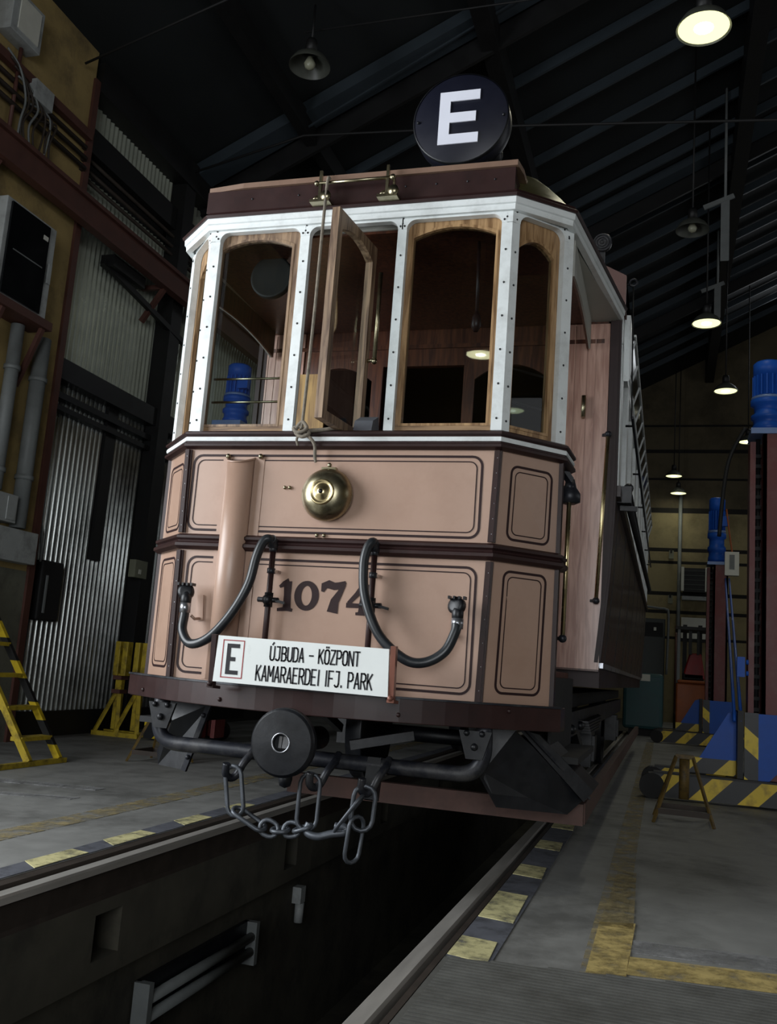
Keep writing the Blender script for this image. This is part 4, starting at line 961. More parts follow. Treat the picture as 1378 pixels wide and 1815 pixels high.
def letters(b, text, x0, x1, z0, z1, z_slope, w):
    sx = 0; seq = []
    i = 0
    for ch in text:
        base = {'\u00da': 'U', '\u00d6': 'O'}.get(ch, ch)
        seq.append((ch, base, sx)); sx += WID.get(base, .6)+.24
    sx -= .24; k_ = (x1-x0)/sx; h = z1-z0
    def seg(p, q):
        d = (Vector(q)-Vector(p)); l = d.length
        if l < 1e-6: return
        d /= l; nn = Vector((-d.y, d.x))*w/2; p = Vector(p)-d*w*0.35; q = Vector(q)+d*w*0.35
        b.prism([tuple(p+nn), tuple(p-nn), tuple(q-nn), tuple(q+nn)], FB, 0.0002, 0.0012)
    for ch, base, ox in seq:
        def tr(u, v): x = x0+(ox+u)*k_; return (x, z0+v*h+z_slope*(x-x0))
        for pl in GL.get(base, []):
            for p, q in zip(pl, pl[1:]): seg(tr(*p), tr(*q))
        if ch == '\u00da': seg(tr(.25, 1.14), tr(.42, 1.28))
        if ch == '\u00d6':
            for u in (.16, .44): seg(tr(u, 1.16), tr(u, 1.22))
b = MB(); letters(b, '\u00daJBUDA - K\u00d6ZPONT', -0.092, 0.300, 0.884, 0.940, 0.003, 0.0068); b.build('lettering', M['sign_ink'], brd)
b = MB(); letters(b, 'KAMARAERDEI IFJ. PARK', -0.148, 0.360, 0.797, 0.858, -0.003, 0.0068); b.build('lettering', M['sign_ink'], brd)
# trolley rope, tied off at the sill
b = MB()
b.tube(spline([(-0.118, -0.086, 3.185), (-0.125, -0.098, 3.17), (-0.133, -0.09, 2.9), (-0.142, -0.075, 2.5), (-0.158, -0.06, 2.0), (-0.165, -0.055, 1.965)], 6), 0.0075, 8)
b.tube(spline([(-0.165, -0.055, 1.965), (-0.20, -0.06, 1.955), (-0.17, -0.075, 1.93), (-0.13, -0.07, 1.95), (-0.16, -0.06, 1.985), (-0.19, -0.06, 1.94), (-0.15, -0.075, 1.91), (-0.12, -0.06, 1.93), (-0.15, -0.05, 1.96)], 6), 0.009, 8)
b.tube(spline([(-0.15, -0.06, 1.93), (-0.115, -0.06, 1.91), (-0.09, -0.055, 1.875), (-0.085, -0.05, 1.82), (-0.08, -0.045, 1.795)], 6), [0.008]*20+[0.007]*4+[0.004], 8)
b.tube(spline([(-0.16, -0.06, 1.94), (-0.175, -0.07, 1.90), (-0.168, -0.065, 1.87)], 5), 0.006, 8)
b.tube(spline([(-0.13, -0.05, 1.945), (-0.06, -0.03, 1.955), (-0.01, -0.02, 1.965), (0.02, 0.0, 1.965)], 5), 0.010, 8)
o = b.build('rope', M['rope'], base=(-0.15, -0.06, 1.9)); tag(o, 'grey trolley rope hanging from the brass bar, knotted at the tram window sill', 'rope')
# coupling chain
chn = thing('coupling_chain', (0, -0.15, 0.2), 'rusty coupling chain of long links hanging below the tram buffer', 'chain')
def link(a_, c_, w, r, upv, name='chain_link'):
    a_, c_ = Vector(a_), Vector(c_); d = (c_-a_); l = d.length; d.normalize(); u = Vector(upv); sd = (u-d*u.dot(d)).normalized()
    pts = []
    hw = w/2; hl = l/2-hw; ce = (a_+c_)/2
    for t in [PI*i/6 for i in range(7)]: pts.append(ce+d*(hl+hw*math.sin(t))+sd*(hw*math.cos(t)))
    for t in [PI*i/6 for i in range(7)]: pts.append(ce-d*(hl+hw*math.sin(t))-sd*(hw*math.cos(t)))
    b = MB(); b.tube(pts, r, 8, True); b.build(name, M['chain'], chn)
yc = -0.15
link((-0.300, yc, 0.42), (-0.262, yc, 0.215), 0.075, 0.010, (1, 0, 0))
link((-0.275, yc, 0.245), (-0.125, yc, 0.175), 0.055, 0.010, (0, 1, 0.4))
link((-0.145, yc, 0.195), (-0.065, yc, 0.170), 0.062, 0.0095, (0.2, 0.4, 1))
link((-0.09, yc, 0.180), (-0.015, yc, 0.185), 0.055, 0.0095, (0, 1, 0.2))
link((-0.04, yc, 0.187), (0.035, yc, 0.192), 0.06, 0.0095, (0.2, 0.4, 1))
link((0.01, yc, 0.187), (0.085, yc, 0.215), 0.05, 0.0095, (0, 1, 0.2))
link((0.065, yc, 0.425), (0.060, yc, 0.195), 0.085, 0.009, (1, 0.2, 0))
link((0.19, yc, 0.205), (0.30, yc, 0.36), 0.07, 0.008, (0, 1, 0.1))
link((0.31, yc, 0.40), (0.30, yc, 0.22), 0.09, 0.010, (1, 0.3, 0))
link((0.285, yc, 0.275), (0.268, yc, 0.09), 0.075, 0.009, (0.55, 0.8, 0))
b = MB(); b.tube(spline([(0.075, yc, 0.225), (0.07, yc-0.01, 0.19), (0.12, yc-0.02, 0.178), (0.18, yc-0.01, 0.195), (0.23, yc, 0.205), (0.235, yc, 0.225), (0.19, yc, 0.225)], 6), [0.012]*4+[0.017]*22+[0.013]*11, 10) if False else b.tube(spline([(0.075, yc, 0.225), (0.07, yc-0.01, 0.19), (0.12, yc-0.02, 0.178), (0.18, yc-0.01, 0.195), (0.23, yc, 0.205), (0.235, yc, 0.225), (0.19, yc, 0.225)], 6), 0.016, 10); b.build('chain_hook', M['chain'], chn)

# ================================================================ LAMPS
def lamp(x, y, z, label, lit, top=None, group=None):
    t = thing('pendant_lamp', (x, y, z), label, 'lamp', group)
    b = MB(); R_ = 0.21
    b.lathe([(R_, 0.0), (R_*0.99, 0.02), (R_*0.8, 0.085), (R_*0.5, 0.135), (0.06, 0.16), (0.05, 0.16), (R_*0.46, 0.127), (R_*0.77, 0.075), (R_*0.96, 0.01), (R_, 0.0)], (x, y, z), (0, 0, 1), 36, 0, False)
    b.build('lamp_shade', M['enamel'], t)
    b = MB(); b.lathe([(0.0, 0.30), (0.05, 0.30), (0.06, 0.27), (0.06, 0.16), (0.0, 0.16)], (x, y, z), (0, 0, 1), 16, 0, False); b.cyl((x, y, z+0.3), (x, y, (top if top else ROOF(x))-0.05), 0.012, 8); b.build('lamp_stem', M['black_steel'], t)
    b = MB()
    if lit: b.lathe([(0.0, 0.028), (R_*0.9, 0.018), (R_*0.93, 0.010), (0.0, 0.006)], (x, y, z), (0, 0, 1), 32, 0, False); b.build('lamp_diffuser', M['lamp_glow' if y > 0 else 'lamp_glow_bright'], t)
    b = MB(); b.lathe([(0.0, -0.03), (0.045, -0.01), (0.06, 0.03), (0.03, 0.1)], (x, y, z), (0, 0, 1), 16, 0, False) if not lit else b.lathe([(0.0, 0.0), (0.07, 0.003), (0.08, 0.012), (0.05, 0.03)], (x, y, z), (0, 0, 1), 20, 0, False)
    b.build('lamp_bulb', M['lamp_bulb'] if lit else M['lamp_dead'], t)
    if lit:
        pl = bpy.data.lights.new('lamp_light', 'SPOT'); pl.energy = 34 if y < 10 else (7 if y < 19 else 2.5); pl.spot_size = math.radians(135); pl.spot_blend = 0.7; pl.color = (1.0, 0.97, 0.78); pl.shadow_soft_size = 0.12
        po = bpy.data.objects.new('lamp_light', pl); COL.objects.link(po); po.parent = t; po.location = (0, 0, -0.04)
    return t
lamp(1.66, 2.99, 6.03, 'lit enamel pendant lamp, largest and nearest, top right under the roof', True)
lamp(1.945, 9.75, 6.19, 'lit pendant lamp hanging right of the tram roof, second largest of those glowing', True)
lamp(2.42, 13.4, 6.29, 'lit pendant lamp left of the near blue motor, hanging above the far wall', True)
lamp(3.135, 17.6, 6.41, 'lit pendant lamp half hidden by a cable just below the near blue motor', True)
lamp(1.573, 20.6, 6.27, 'lit pendant lamp at the far wall, upper one of the two small glowing ones', True)
lamp(1.70, 21.4, 5.98, 'lit pendant lamp at the far wall, lowest and smallest of the glowing ones', True)
lamp(-2.098, 3.88, 6.80, 'unlit pendant lamp in the dark roof above the left half of the tram', False, 7.55)
lamp(1.69, 7.94, 6.78, 'unlit grey pendant lamp between the tram roof and the right edge', False)
lamp(-1.05, -7.98, 5.2, 'lit pendant lamp behind the camera, seen mirrored in the right tram window', True)

# overhead wires across the hall
def wire(pts, r, label):
    b = MB(); b.tube(pts, r, 6); o = b.build('overhead_wire', M['black'], base=pts[0]); tag(o, label, 'wire')
wire([(-3.95, 5, 6.45), (-2.6, 5, 6.78), (-0.14, 5, 6.64), (2.41, 5, 6.43), (8, 5, 6.5)], 0.014, 'thin black span wire passing behind the round E sign')
wire([(-4.0, 2.9, 6.40), (-2.56, 2.9, 6.86), (0.6, 2.9, 7.9)], 0.012, 'thin black wire rising from the eaves at the top left')
wire([(-2.25, 4, 7.30), (0.03, 4, 7.32), (4, 4, 7.4)], 0.010, 'thin black wire pair crossing above the unlit lamp over the tram')
b = MB(); b.bar((-2.75, 5.3, 7.05), (0.60, 5.3, 8.86), 0.02, 0.02); o = b.build('tie_rod', M['rafter'], base=(-2.75, 5.3, 7.05)); tag(o, 'thin grey tie rod slanting up towards the round E sign', 'rod')
for (x, y, z0, z1), lb in (((2.17, 9.5, 7.05, 8.0), 'grey hanger plate, upper one, in the roof right of the tram'), ((2.28, 14.0, 7.95, 8.6), 'pale hanger plate just above the second glowing lamp')):
    b = MB(); b.boxb(x-0.06, x+0.06, y-0.01, y+0.01, z0, z1); b.bar((x-0.3, y, z1-0.1), (x+0.12, y, z1+0.06), 0.03, 0.07); b.cyl((x, y, z1), (x, y, ROOF(x)), 0.02, 8)
    o = b.build('roof_hanger', M['grey_pipe'], base=(x, y, z0)); tag(o, lb, 'hanger')

# ================================================================ LEFT WALL FITTINGS
t = thing('electrical_cabinet', (-4.05, 2.3, 3.7), 'grey electrical cabinet with dark glass door on the yellow left wall', 'cabinet')
b = MB(); b.boxb(-4.046, -3.84, 1.98, 2.64, 3.68, 4.53); b.build('cabinet_body', M['grey_box'], t, 0.008)
b = MB(); b.boxb(-3.84, -3.82, 2.03, 2.53, 3.70, 4.50); b.boxb(-3.82, -3.815, 2.45, 2.51, 4.36, 4.40, 1); dr = b.build('cabinet_door', [M['dark_glass'], M['white_box']], t)
b = MB(); b.boxb(-3.825, -3.81, 2.56, 2.60, 4.0, 4.18); b.build('door_handle', M['grey_box'], t)
b = MB(); b.boxb(-3.838, -3.83, 2.08, 2.5, 4.05, 4.2); b.boxb(-3.819, -3.816, 2.1, 2.48, 4.1, 4.11); b.build('breaker_row', M['grey_pipe'], dr)
t2 = thing('cabinet_shelf', (-4.05, 2.3, 3.1), 'red-brown bracket shelf carrying the grey electrical cabinet', 'bracket')
b = MB(); b.boxb(-4.05, -3.8, 1.95, 2.70, 3.60, 3.675); b.build('shelf', M['red_pipe'], t2)
for y in (2.1, 2.62):
    b = MB(); b.bar((-3.84, y, 3.60), (-4.04, y, 3.08), 0.04, 0.04); b.build('strut', M['red_pipe'], t2)
t = thing('junction_box', (-4.05, 1.9, 5.8), 'small grey box high on the yellow wall in the top left corner', 'box')
b = MB(); b.boxb(-4.05, -3.9, 1.78, 2.17, 5.95, 6.34); b.build('box_body', M['grey_box'], t, 0.006)
b = MB(); b.boxb(-3.9, -3.89, 1.86, 2.12, 6.0, 6.3); b.build('box_cover', M['white_box'], t)
b = MB(); b.cyl((-4.0, 2.05, 5.95), (-4.0, 2.05, 5.2), 0.018, 8); b.build('conduit', M['red_pipe'], t)
b = MB(); b.boxb(-4.05, -3.9, 2.3, 2.70, 1.87, 2.11); b.boxb(-3.9, -3.89, 2.56, 2.68, 1.89, 2.09); o = b.build('switch_box', M['grey_box'], bevel=0.006, base=(-4.05, 2.5, 1.87)); tag(o, 'upper pale grey box stacked on the long box, left wall edge', 'box')
b = MB(); b.boxb(-4.05, -3.9, 2.2, 3.03, 1.55, 1.83); o = b.build('cable_box', M['grey_box'], bevel=0.006, base=(-4.05, 2.6, 1.55)); tag(o, 'long flat grey box below the small one on the left wall', 'box')
for i in range(3): b = None
t = thing('dark_case', (-4.1, 3.5, 1.07), 'black case hanging on the corrugated wall beside the long grey box', 'case')
b = MB(); b.boxb(-4.18, -4.06, 3.36, 3.68, 1.08, 1.64); b.build('case_body', M['black'], t, 0.02)
b = MB(); b.boxb(-4.06, -4.045, 3.42, 3.44, 1.15, 1.5); b.tube(spline([(-4.1, 3.36, 1.62), (-4.08, 3.3, 1.9), (-4.08, 3.25, 2.0)], 5), 0.012, 6); b.build('case_strap', M['grey_pipe'], t)
for y, r, m_, lb in ((2.48, 0.058, 'grey_pipe', 'left grey downpipe on the yellow wall under the cabinet'), (2.83, 0.07, 'grey_pipe', 'right thicker grey downpipe on the yellow wall beside the corner'),):
    z0 = 2.13 if y < 2.6 else 1.85
    b = MB(); b.cyl((-3.98, y, z0), (-3.98, y, 3.585), r, 14)
    for z in (2.3, 3.2): b.cyl((-3.98, y, z-0.02), (-3.98, y, z+0.02), r+0.012, 14)
    o = b.build('downpipe', M[m_], base=(-3.98, y, z0)); tag(o, lb, 'pipe')
# red-brown lattice bracket beam along the wall and cable clutter above it
t = thing('crane_rail', (-3.9, 3.0, 4.8), 'red-brown steel beam running along the left wall towards the tram roof', 'beam')
b = MB(); b.boxb(-3.95, -3.85, 0.4, 8.5, 5.06, 5.10); b.boxb(-3.91, -3.89, 0.4, 8.5, 4.86, 5.06); b.boxb(-3.95, -3.85, 0.4, 8.5, 4.82, 4.86); b.build('beam', M['red_pipe'], t)
for y in (1.9, 4.6, 5.6):
    b = MB(); b.bar((-4.16, y, 4.45), (-3.92, y, 4.82), 0.05, 0.05); b.bar((-4.2, y, 4.84), (-3.9, y, 4.84), 0.05, 0.05); b.build('bracket', M['red_pipe'], t)
b = MB(); b.boxb(-4.16, -4.0, 3.75, 4.35, 4.72, 4.84); b.bar((-4.1, 3.7, 4.75), (-4.0, 5.9, 4.35), 0.05, 0.06); b.build('hinged_arm', M['black_steel'], t)
for z, x in ((5.42, -4.0), (5.52, -4.0), (5.64, -4.02)):
    b = MB(); b.cyl((x, 0.4, z), (x, 3.1, z), 0.022, 8); b.cyl((-4.12, 3.1, z), (-4.12, 8.5, z), 0.02, 8); b.bar((x, 3.1, z), (-4.12, 3.1, z), 0.04, 0.04)
    o = b.build('wall_pipe', M['rail_side'], base=(x, 2, z)); tag(o, {5.42: 'lowest of three dark pipes above the red-brown beam on the left', 5.52: 'middle of three dark pipes above the red-brown beam on the left', 5.64: 'topmost of three dark pipes above the red-brown beam on the left'}[z], 'pipe')
b = MB(); b.boxb(-4.03, -3.97, 0.4, 3.12, 5.72, 5.80); o = b.build('wall_batten', M['red_pipe'], base=(-4, 1.8, 5.72)); tag(o, 'red-brown horizontal strip below the small box, top left wall', 'strip')
t = thing('cable_bundle', (-3.95, 2.3, 5.0), 'tangle of grey cables on the yellow wall above the beam', 'cables')
for i in range(9):
    y = 2.0+0.055*i+0.04*random.random(); b = MB()
    b.tube(spline([(-3.97+0.02*random.random(), y-0.15, 5.82-0.05*i), (-3.94, y, 5.72-0.03*i), (-3.93, y+0.1, 5.5), (-3.94, y+0.02+0.1*random.random(), 5.3), (-3.96, y+0.1, 5.12)], 5), 0.010, 6)
    b.build('cable', M['rail_side'] if i % 3 else M['grey_pipe'], t)
b = MB(); b.boxb(-3.99, -3.92, 2.2, 2.45, 5.58, 5.76); b.build('clamp_block', M['grey_box'], t)
b = MB(); b.boxb(-4.06, -3.98, 4.78, 5.02, 1.64, 1.83); b.boxb(-3.98, -3.975, 4.85, 4.9, 1.68, 1.73, 1); o = b.build('post_switch', [M['pale_box'], M['white_box']], bevel=0.005, base=(-4.02, 4.9, 1.64)); tag(o, 'small pale switch box on the black post between corrugated sheets', 'box')
# steep yellow steps leaning to the left wall
t = thing('step_ladder', (-2.9, 2.0, 0), 'steep yellow step ladder with black hazard tape leaning at the left edge', 'ladder')
for y, m_ in ((1.93, 'yellow'), (2.28, 'hazard_l')):
    b = MB(); b.bar((-2.88, y, 0.03), (-3.93, y, 1.483), 0.035, 0.05, 0, (1, 0, 0)); b.build('stile', M[m_], t)
b = MB(); b.boxb(-2.90, -2.86, 1.30, 2.36, 0.0, 0.035); b.build('floor_bar', M['yellow'], t)
for z in (0.18, 0.39, 0.62, 0.85, 1.08, 1.31):
    x = -2.88-(z-0.03)*0.7226; b = MB(); b.boxb(x-0.07, x+0.03, 1.93, 2.28, z-0.015, z+0.015); b.build('tread', M['yellow'], t)
# yellow support stand against the corrugated wall
t = thing('support_stand', (-3.8, 4.7, 0), 'yellow twin-tube support stand before the corrugated wall, left of the beam end', 'stand')
for x in (-3.93, -3.70):
    b = MB()
    for q in (-0.045, 0.045): b.boxb(x+q-0.03, x+q+0.03, 4.62, 4.72, 0.60, 0.95)
    b.build('head_tube', M['yellow'], t, 0.006)
    b = MB(); b.boxb(x-0.035, x+0.035, 4.64, 4.70, 0.06, 0.62); b.build('post', M['yellow'], t)
    b = MB(); b.bar((x, 4.67, 0.5), (x-0.13, 4.5, 0.03), 0.04, 0.03); b.bar((x, 4.67, 0.5), (x+0.13, 4.5, 0.03), 0.04, 0.03); b.build('leg', M['yellow'], t)
    b = MB(); b.boxb(x-0.05, x+0.05, 4.6, 4.74, 0.42, 0.46); b.boxb(x-0.05, x+0.05, 4.6, 4.74, 0.56, 0.60); b.build('collar', M['red_pipe'], t)
b = MB(); b.boxb(-4.08, -3.55, 4.48, 4.53, 0.0, 0.045); b.boxb(-4.08, -3.55, 4.7, 4.75, 0.0, 0.045); b.build('base_bar', M['yellow'], t)

# ================================================================ LIFT COLUMNS
def motor(t, x, y, z0, z1, r, boxcol='grey_box'):
    h = z1-z0
    b = MB(); b.lathe([(r*0.8, 0), (r*1.15, 0.0), (r*1.15, 0.07*h), (r*1.05, 0.10*h), (r*1.05, 0.16*h), (r*1.22, 0.18*h), (r*1.22, 0.23*h), (r, 0.26*h), (r, 0.36*h), (r*1.25, 0.38*h), (r*1.25, 0.45*h)], (x, y, z0), (0, 0, 1), 28); b.build('gearbox', M['blue'], t)
    b = MB(); b.lathe([(r*1.2, 0), (r*1.2, 0.04*h)], (x, y, z0+0.45*h), (0, 0, 1), 28); b.build('motor_flange', M['blue_pale'], t)
    b = MB(); b.lathe([(r, 0.49*h), (r, 0.80*h), (r*1.08, 0.80*h), (r*1.08, 0.97*h), (r*0.9, h), (0, h)], (x, y, z0), (0, 0, 1), 32)
    for i in range(18):
        an = 2*PI*i/18; b.bar((x+r*math.cos(an), y+r*math.sin(an), z0+0.5*h), (x+r*math.cos(an), y+r*math.sin(an), z0+0.79*h), 0.012, 0.03, 0, (math.cos(an), math.sin(an), 0))
    mo = b.build('motor', M['blue'], t)
    b = MB(); b.boxb(x+r*0.5, x+r*1.5, y-r*1.2, y-r*0.7, z0+0.55*h, z0+0.70*h); b.build('terminal_box', M['blue'], mo)
    return mo
def lift(x, y, ztop, zm, label, r=0.115, mir=1, toe=-0.82):
    """screw lift column; x,y: middle of the column front; feet run along x towards the tram"""
    t = thing('lift_column', (x, y, 0), label, 'lift')
    def sx(a, c): return sorted((x+mir*a, x+mir*c))
    b = MB(); b.boxb(*sx(0.05, 0.28), y, y+0.03, 0.06, ztop); b.boxb(*sx(0.25, 0.28), y, y+0.32, 0.06, ztop); b.boxb(*sx(0.05, 0.08), y, y+0.12, 0.06, ztop); b.build('column', M['redbrown'], t)
    b = MB(); b.boxb(*sx(-0.045, -0.0), y+0.12, y+0.34, 0.06, ztop-0.04); b.boxb(*sx(-0.04, 0.25), y+0.31, y+0.34, 0.06, ztop-0.04); b.build('rear_channel', M['redbrown'], t)
    b = MB(); b.cyl((x+mir*0.025, y+0.2, 0.1), (x+mir*0.025, y+0.2, ztop), 0.02, 10)
    for i in range(int((ztop-0.3)/0.09)): b.boxb(x+mir*0.025-0.025, x+mir*0.025+0.025, y+0.17, y+0.23, 0.3+0.09*i, 0.33+0.09*i)
    b.build('lifting_screw', M['black'], t)
    b = MB(); b.boxb(*sx(-0.05, 0.28), y-0.02, y+0.36, ztop, ztop+0.05); b.build('top_plate', M['blue_pale'], t)
    motor(t, x+mir*0.1, y+0.15, ztop+0.05, zm, r)
    # base: two long feet and carriage plates
    for dy, nm in ((-0.02, 'foot'), (0.62, 'foot')):
        b = MB(); b.boxb(*sx(toe, 0.6), y+dy-0.12, y+dy, 0.02, 0.20); fo = b.build('foot', M['hazard'], t)
        b = MB(); b.cyl((x+mir*(toe+0.03), y+dy-0.14, 0.10), (x+mir*(toe+0.03), y+dy+0.02, 0.10), 0.10, 24); b.build('foot_roller', M['black'], fo)
        b = MB(); b.boxb(*sx(toe+0.04, 0.6), y+dy-0.125, y+dy+0.005, 0.20, 0.215); b.build('foot_cap', M['black_steel'], fo)
    if mir < 0: return t
    b = MB(); b.boxb(*sx(-0.5, -0.08), y+0.10, y+0.18, 0.215, 0.34); b.build('toe_plate', M['hazard'], t)
    b = MB(); b.prism([(x-mir*0.42, 0.34), (x-mir*0.10, 0.34), (x-mir*0.10, 0.75), (x-mir*0.20, 0.72)], XYZ, y+0.10, y+0.13); b.build('gusset_plate', M['blue'], t)
    b = MB(); b.boxb(*sx(-0.135, -0.09), y-0.06, y+0.16, 0.18, 0.75); b.build('side_plate', M['black_steel'], t)
    b = MB(); b.boxb(*sx(-0.085, 0.02), y-0.09, y-0.06, 0.20, 0.74); b.build('warning_plate', M['hazard_v'], t)
    b = MB(); b.prism([(x+mir*0.02, 0.2), (x+mir*0.09, 0.2), (x+mir*0.38, 0.52), (x+mir*0.38, 0.735), (x+mir*0.02, 0.735)], XYZ, y-0.085, y-0.055); b.build('front_plate', M['blue'], t)
    return t
l1 = lift(2.19, 4.3, 3.08, 3.76, 'near lift column with blue motor and red-brown post, right edge')
l2 = lift(2.16, 12.3, 2.96, 4.11, 'far lift column behind the near one, white box beside its blue motor', 0.12)
b = MB(); b.boxb(2.38, 2.60, 12.2, 12.35, 2.78, 3.17); b.boxb(2.45, 2.53, 12.19, 12.2, 2.88, 3.12, 1); b.build('control_box', [M['white_box'], M['grey_pipe']], l2)
b = MB(); b.tube(spline([(2.5, 12.3, 3.15), (2.45, 12.3, 3.5), (2.40, 12.3, 3.9)], 5), 0.015, 6); b.build('motor_cable', M['orange'], l2)
b = MB(); b.tube(spline([(2.10, 4.35, 3.15), (1.98, 4.4, 2.9), (1.93, 4.4, 2.6), (1.90, 4.4, 2.2)], 6), 0.018, 8); b.build('motor_cable', M['black'], l1)
b = MB(); b.boxb(2.04, 2.10, 4.16, 4.24, 1.02, 1.18); b.cyl((2.11, 4.2, 1.05), (2.13, 4.2, 1.05), 0.02, 8); b.cyl((2.11, 4.2, 1.14), (2.13, 4.2, 1.14), 0.02, 8); b.build('limit_switch', M['blue'], l1)
l3 = lift(-2.88, 4.62, 3.27, 3.97, 'left lift column seen through the left tram window, blue motor on top', 0.115, -1, 0.1)
for dx, lb in ((0, 'left of the two blue air hoses slanting between the lift columns'), (0.05, 'right of the two blue air hoses slanting between the lift columns')):
    b = MB(); b.tube([(2.39+dx*1.2, 12.2, 2.72), (2.03+dx, 4.3, 0.74), (2.03+dx, 4.25, 0.66)], 0.014, 8); o = b.build('air_hose', M['blue'], base=(2.03+dx, 4.3, 0.7)); tag(o, lb, 'hose')
# jack stand in front of the near lift
t = thing('jack_stand', (1.62, 2.95, 0), 'rusty yellow pyramid jack stand in front of the near lift foot', 'stand')
tp = [(1.57, 2.9), (1.68, 2.9), (1.68, 3.0), (1.57, 3.0)]; ft = [(1.43, 2.76), (1.815, 2.76), (1.815, 3.14), (1.43, 3.14)]
for (x0, y0), (x1, y1) in zip(tp, ft):
    b = MB(); b.bar((x0, y0, 0.43), (x1, y1, 0.0), 0.017, 0.017); b.build('leg', M['rusty_yellow'], t)
b = MB()
for i in range(4):
    (x0, y0), (x1, y1) = [(tp[j][0]+(ft[j][0]-tp[j][0])*0.83, tp[j][1]+(ft[j][1]-tp[j][1])*0.83) for j in (i, (i+1) % 4)]
    b.bar((x0, y0, 0.075), (x1, y1, 0.075), 0.012, 0.035)
b.build('brace_frame', M['rail_side'], t)
b = MB(); b.boxb(1.565, 1.685, 2.895, 3.005, 0.42, 0.445); b.cyl((1.625, 2.95, 0.15), (1.625, 2.95, 0.42), 0.035, 14); b.build('head_sleeve', M['rusty_yellow'], t)

js = copy_tree(t, (-2.42, 2.98, 0)); js['label'] = 'rusty jack stand left of the tram, half hidden behind the bumper beam end'
for o in (t, js): o['group'] = 'jack stands'
# ================================================================ FAR END
t = thing('forklift', (2.0, 15.2, 0), 'orange forklift with red seat parked behind the far lift column', 'forklift')
b = MB(); b.boxb(1.68, 2.32, 15.0, 16.3, 0.18, 1.0); b.boxb(1.70, 2.30, 14.95, 15.05, 1.0, 1.06); b.build('body', M['orange'], t, 0.04)
b = MB(); b.prism([(1.80, 1.08), (2.22, 1.08), (2.20, 1.2), (2.14, 1.58), (1.92, 1.58), (1.83, 1.25)], XYZ, 15.2, 15.35); b.boxb(1.8, 2.2, 15.2, 15.7, 1.06, 1.2, 1); b.build('seat', [M['red'], M['black']], t, 0.03)
for x in (1.72, 2.28):
    for y in (15.05, 16.1):
        b = MB(); b.bar((x, y, 1.0), (x, y, 2.04), 0.05, 0.05); b.build('guard_post', M['grey_pipe'], t)
b = MB(); b.boxb(1.66, 2.34, 15.0, 16.15, 2.02, 2.08); b.boxb(1.9, 1.96, 15.05, 15.1, 1.55, 2.0); b.boxb(2.05, 2.1, 15.05, 15.1, 1.55, 2.0); b.build('overhead_guard', M['black_steel'], t)
for x in (1.72, 2.28):
    for y in (15.25, 16.1):
        b = MB(); b.cyl((x-0.07, y, 0.2), (x+0.07, y, 0.2), 0.2, 20); b.build('wheel', M['black'], t)
for x in (1.85, 2.15):
    b = MB(); b.boxb(x-0.04, x+0.04, 16.35, 16.45, 0.1, 2.2); b.build('mast_rail', M['black_steel'], t)
t = thing('teal_machine', (1.15, 14.0, 0), 'teal compressor housing with pale plate behind the tram end', 'machine')
b = MB(); b.boxb(0.75, 1.45, 13.8, 14.8, 0.12, 1.12); b.build('housing', M['teal'], t, 0.06)
b = MB(); b.boxb(1.05, 1.22, 13.785, 13.8, 0.98, 1.1); b.build('name_plate', M['white_box'], t)
b = MB(); b.boxb(0.86, 1.4, 13.85, 14.7, 0.0, 0.12); b.build('skid', M['black'], t)
t = thing('control_cubicle', (1.2, 20.0, 0), 'dark green machine cubicle with pipe frame against the far wall', 'cabinet')
b = MB(); b.boxb(0.85, 1.45, 20.0, 20.6, 0, 2.55); b.build('cubicle', M['dark_green'], t, 0.02)
b = MB(); b.boxb(0.95, 1.4, 19.98, 20.0, 2.1, 2.45); b.boxb(1.18, 1.24, 19.97, 19.98, 2.25, 2.33, 1); b.build('panel', [M['black'], M['white_box']], t)
b = MB(); b.tube(spline([(1.5, 19.95, 1.2), (1.52, 19.95, 2.6), (1.45, 19.95, 2.78), (1.3, 19.95, 2.8), (0.8, 19.95, 2.85)], 6), 0.03, 8); b.build('pipe_frame', M['grey_pipe'], t)
t = thing('unit_heater', (2.15, 21.8, 3.35), 'dark unit heater with pale side rails on the far wall', 'heater')
b = MB(); b.boxb(1.87, 2.44, 21.6, 22.0, 3.40, 4.03); b.build('casing', M['black_steel'], t)
for x in (1.84, 2.44):
    b = MB(); b.boxb(x-0.02, x+0.05, 21.56, 21.66, 3.42, 4.05); b.build('side_rail', M['white_box'], t)
for i in range(5):
    b = MB(); b.bar((1.88, 21.58, 3.47+0.12*i), (2.43, 21.58, 3.47+0.12*i), 0.03, 0.02); b.build('louvre', M['dark_green'], t)
b = MB(); b.boxb(1.85, 2.5, 21.7, 22.0, 3.2, 3.3); b.build('shelf', M['grey_box'], t)
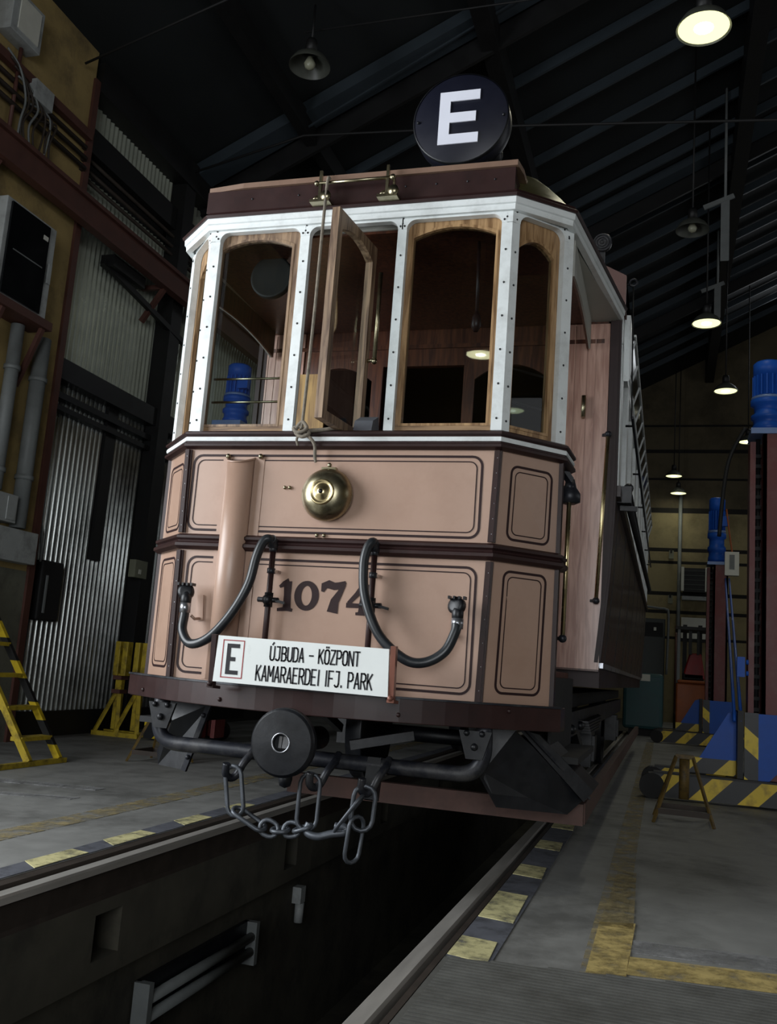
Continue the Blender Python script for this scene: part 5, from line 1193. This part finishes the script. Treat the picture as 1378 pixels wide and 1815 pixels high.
b = MB(); b.cyl((1.77, 21.94, 0.0), (1.77, 21.94, 6.2), 0.05, 10); o = b.build('conduit', M['grey_pipe'], base=(1.77, 21.94, 0.0)); tag(o, 'grey vertical conduit on the far wall left of the dark heater', 'pipe')
b = MB(); b.cyl((1.73, 21.6, 0.0), (1.73, 21.6, 2.5), 0.035, 10); o = b.build('standpipe', M['red_pipe'], base=(1.73, 21.6, 0.0)); tag(o, 'short red-brown standpipe below the heater on the far wall', 'pipe')
t = thing('notice_board', (2.1, 21.9, 2.4), 'pale yellow board on the far wall above the forklift', 'board')
b = MB(); b.boxb(1.85, 2.5, 21.9, 22.0, 2.2, 2.75); b.build('board', M['white_box'], t)
b = MB(); b.boxb(1.83, 2.52, 21.88, 22.0, 2.12, 2.2); b.build('ledge', M['black'], t)
for z, lb in ((4.3, 'upper small pale socket box on the far wall beside the tram'), (3.1, 'lower small pale socket box on the far wall beside the tram')):
    b = MB(); b.boxb(1.5, 1.62, 21.9, 22.0, z, z+0.22); b.boxb(1.53, 1.58, 21.88, 21.9, z+0.15, z+0.26, 1); o = b.build('socket_box', [M['pale_box'], M['black']], base=(1.56, 21.95, z)); tag(o, lb, 'box')

# ================================================================ PIT LAMP
t = thing('pit_lamp', (-0.72, 0.7, -0.72), 'long fluorescent lamp fitting on the left pit wall', 'lamp')
b = MB(); b.boxb(-0.797, -0.77, 0.1, 1.28, -0.80, -0.60); b.build('back_plate', M['iron'], t)
for z in (-0.76, -0.68):
    b = MB(); b.cyl((-0.74, 0.12, z), (-0.74, 1.26, z), 0.026, 12); b.build('tube', M['grey_pipe'], t)
for y in (0.10, 1.27):
    b = MB(); b.boxb(-0.79, -0.71, y-0.02, y+0.02, -0.83, -0.60); b.build('end_bracket', M['grey_pipe'], t)
b = MB(); b.boxb(-0.80, -0.74, 2.0, 2.08, -0.66, -0.56); b.cyl((-0.76, 2.04, -0.66), (-0.76, 2.04, -0.78), 0.03, 10); o = b.build('pit_socket', M['grey_box'], base=(-0.8, 2.04, -0.66)); tag(o, 'small grey socket on the left pit wall beyond the long lamp', 'socket')
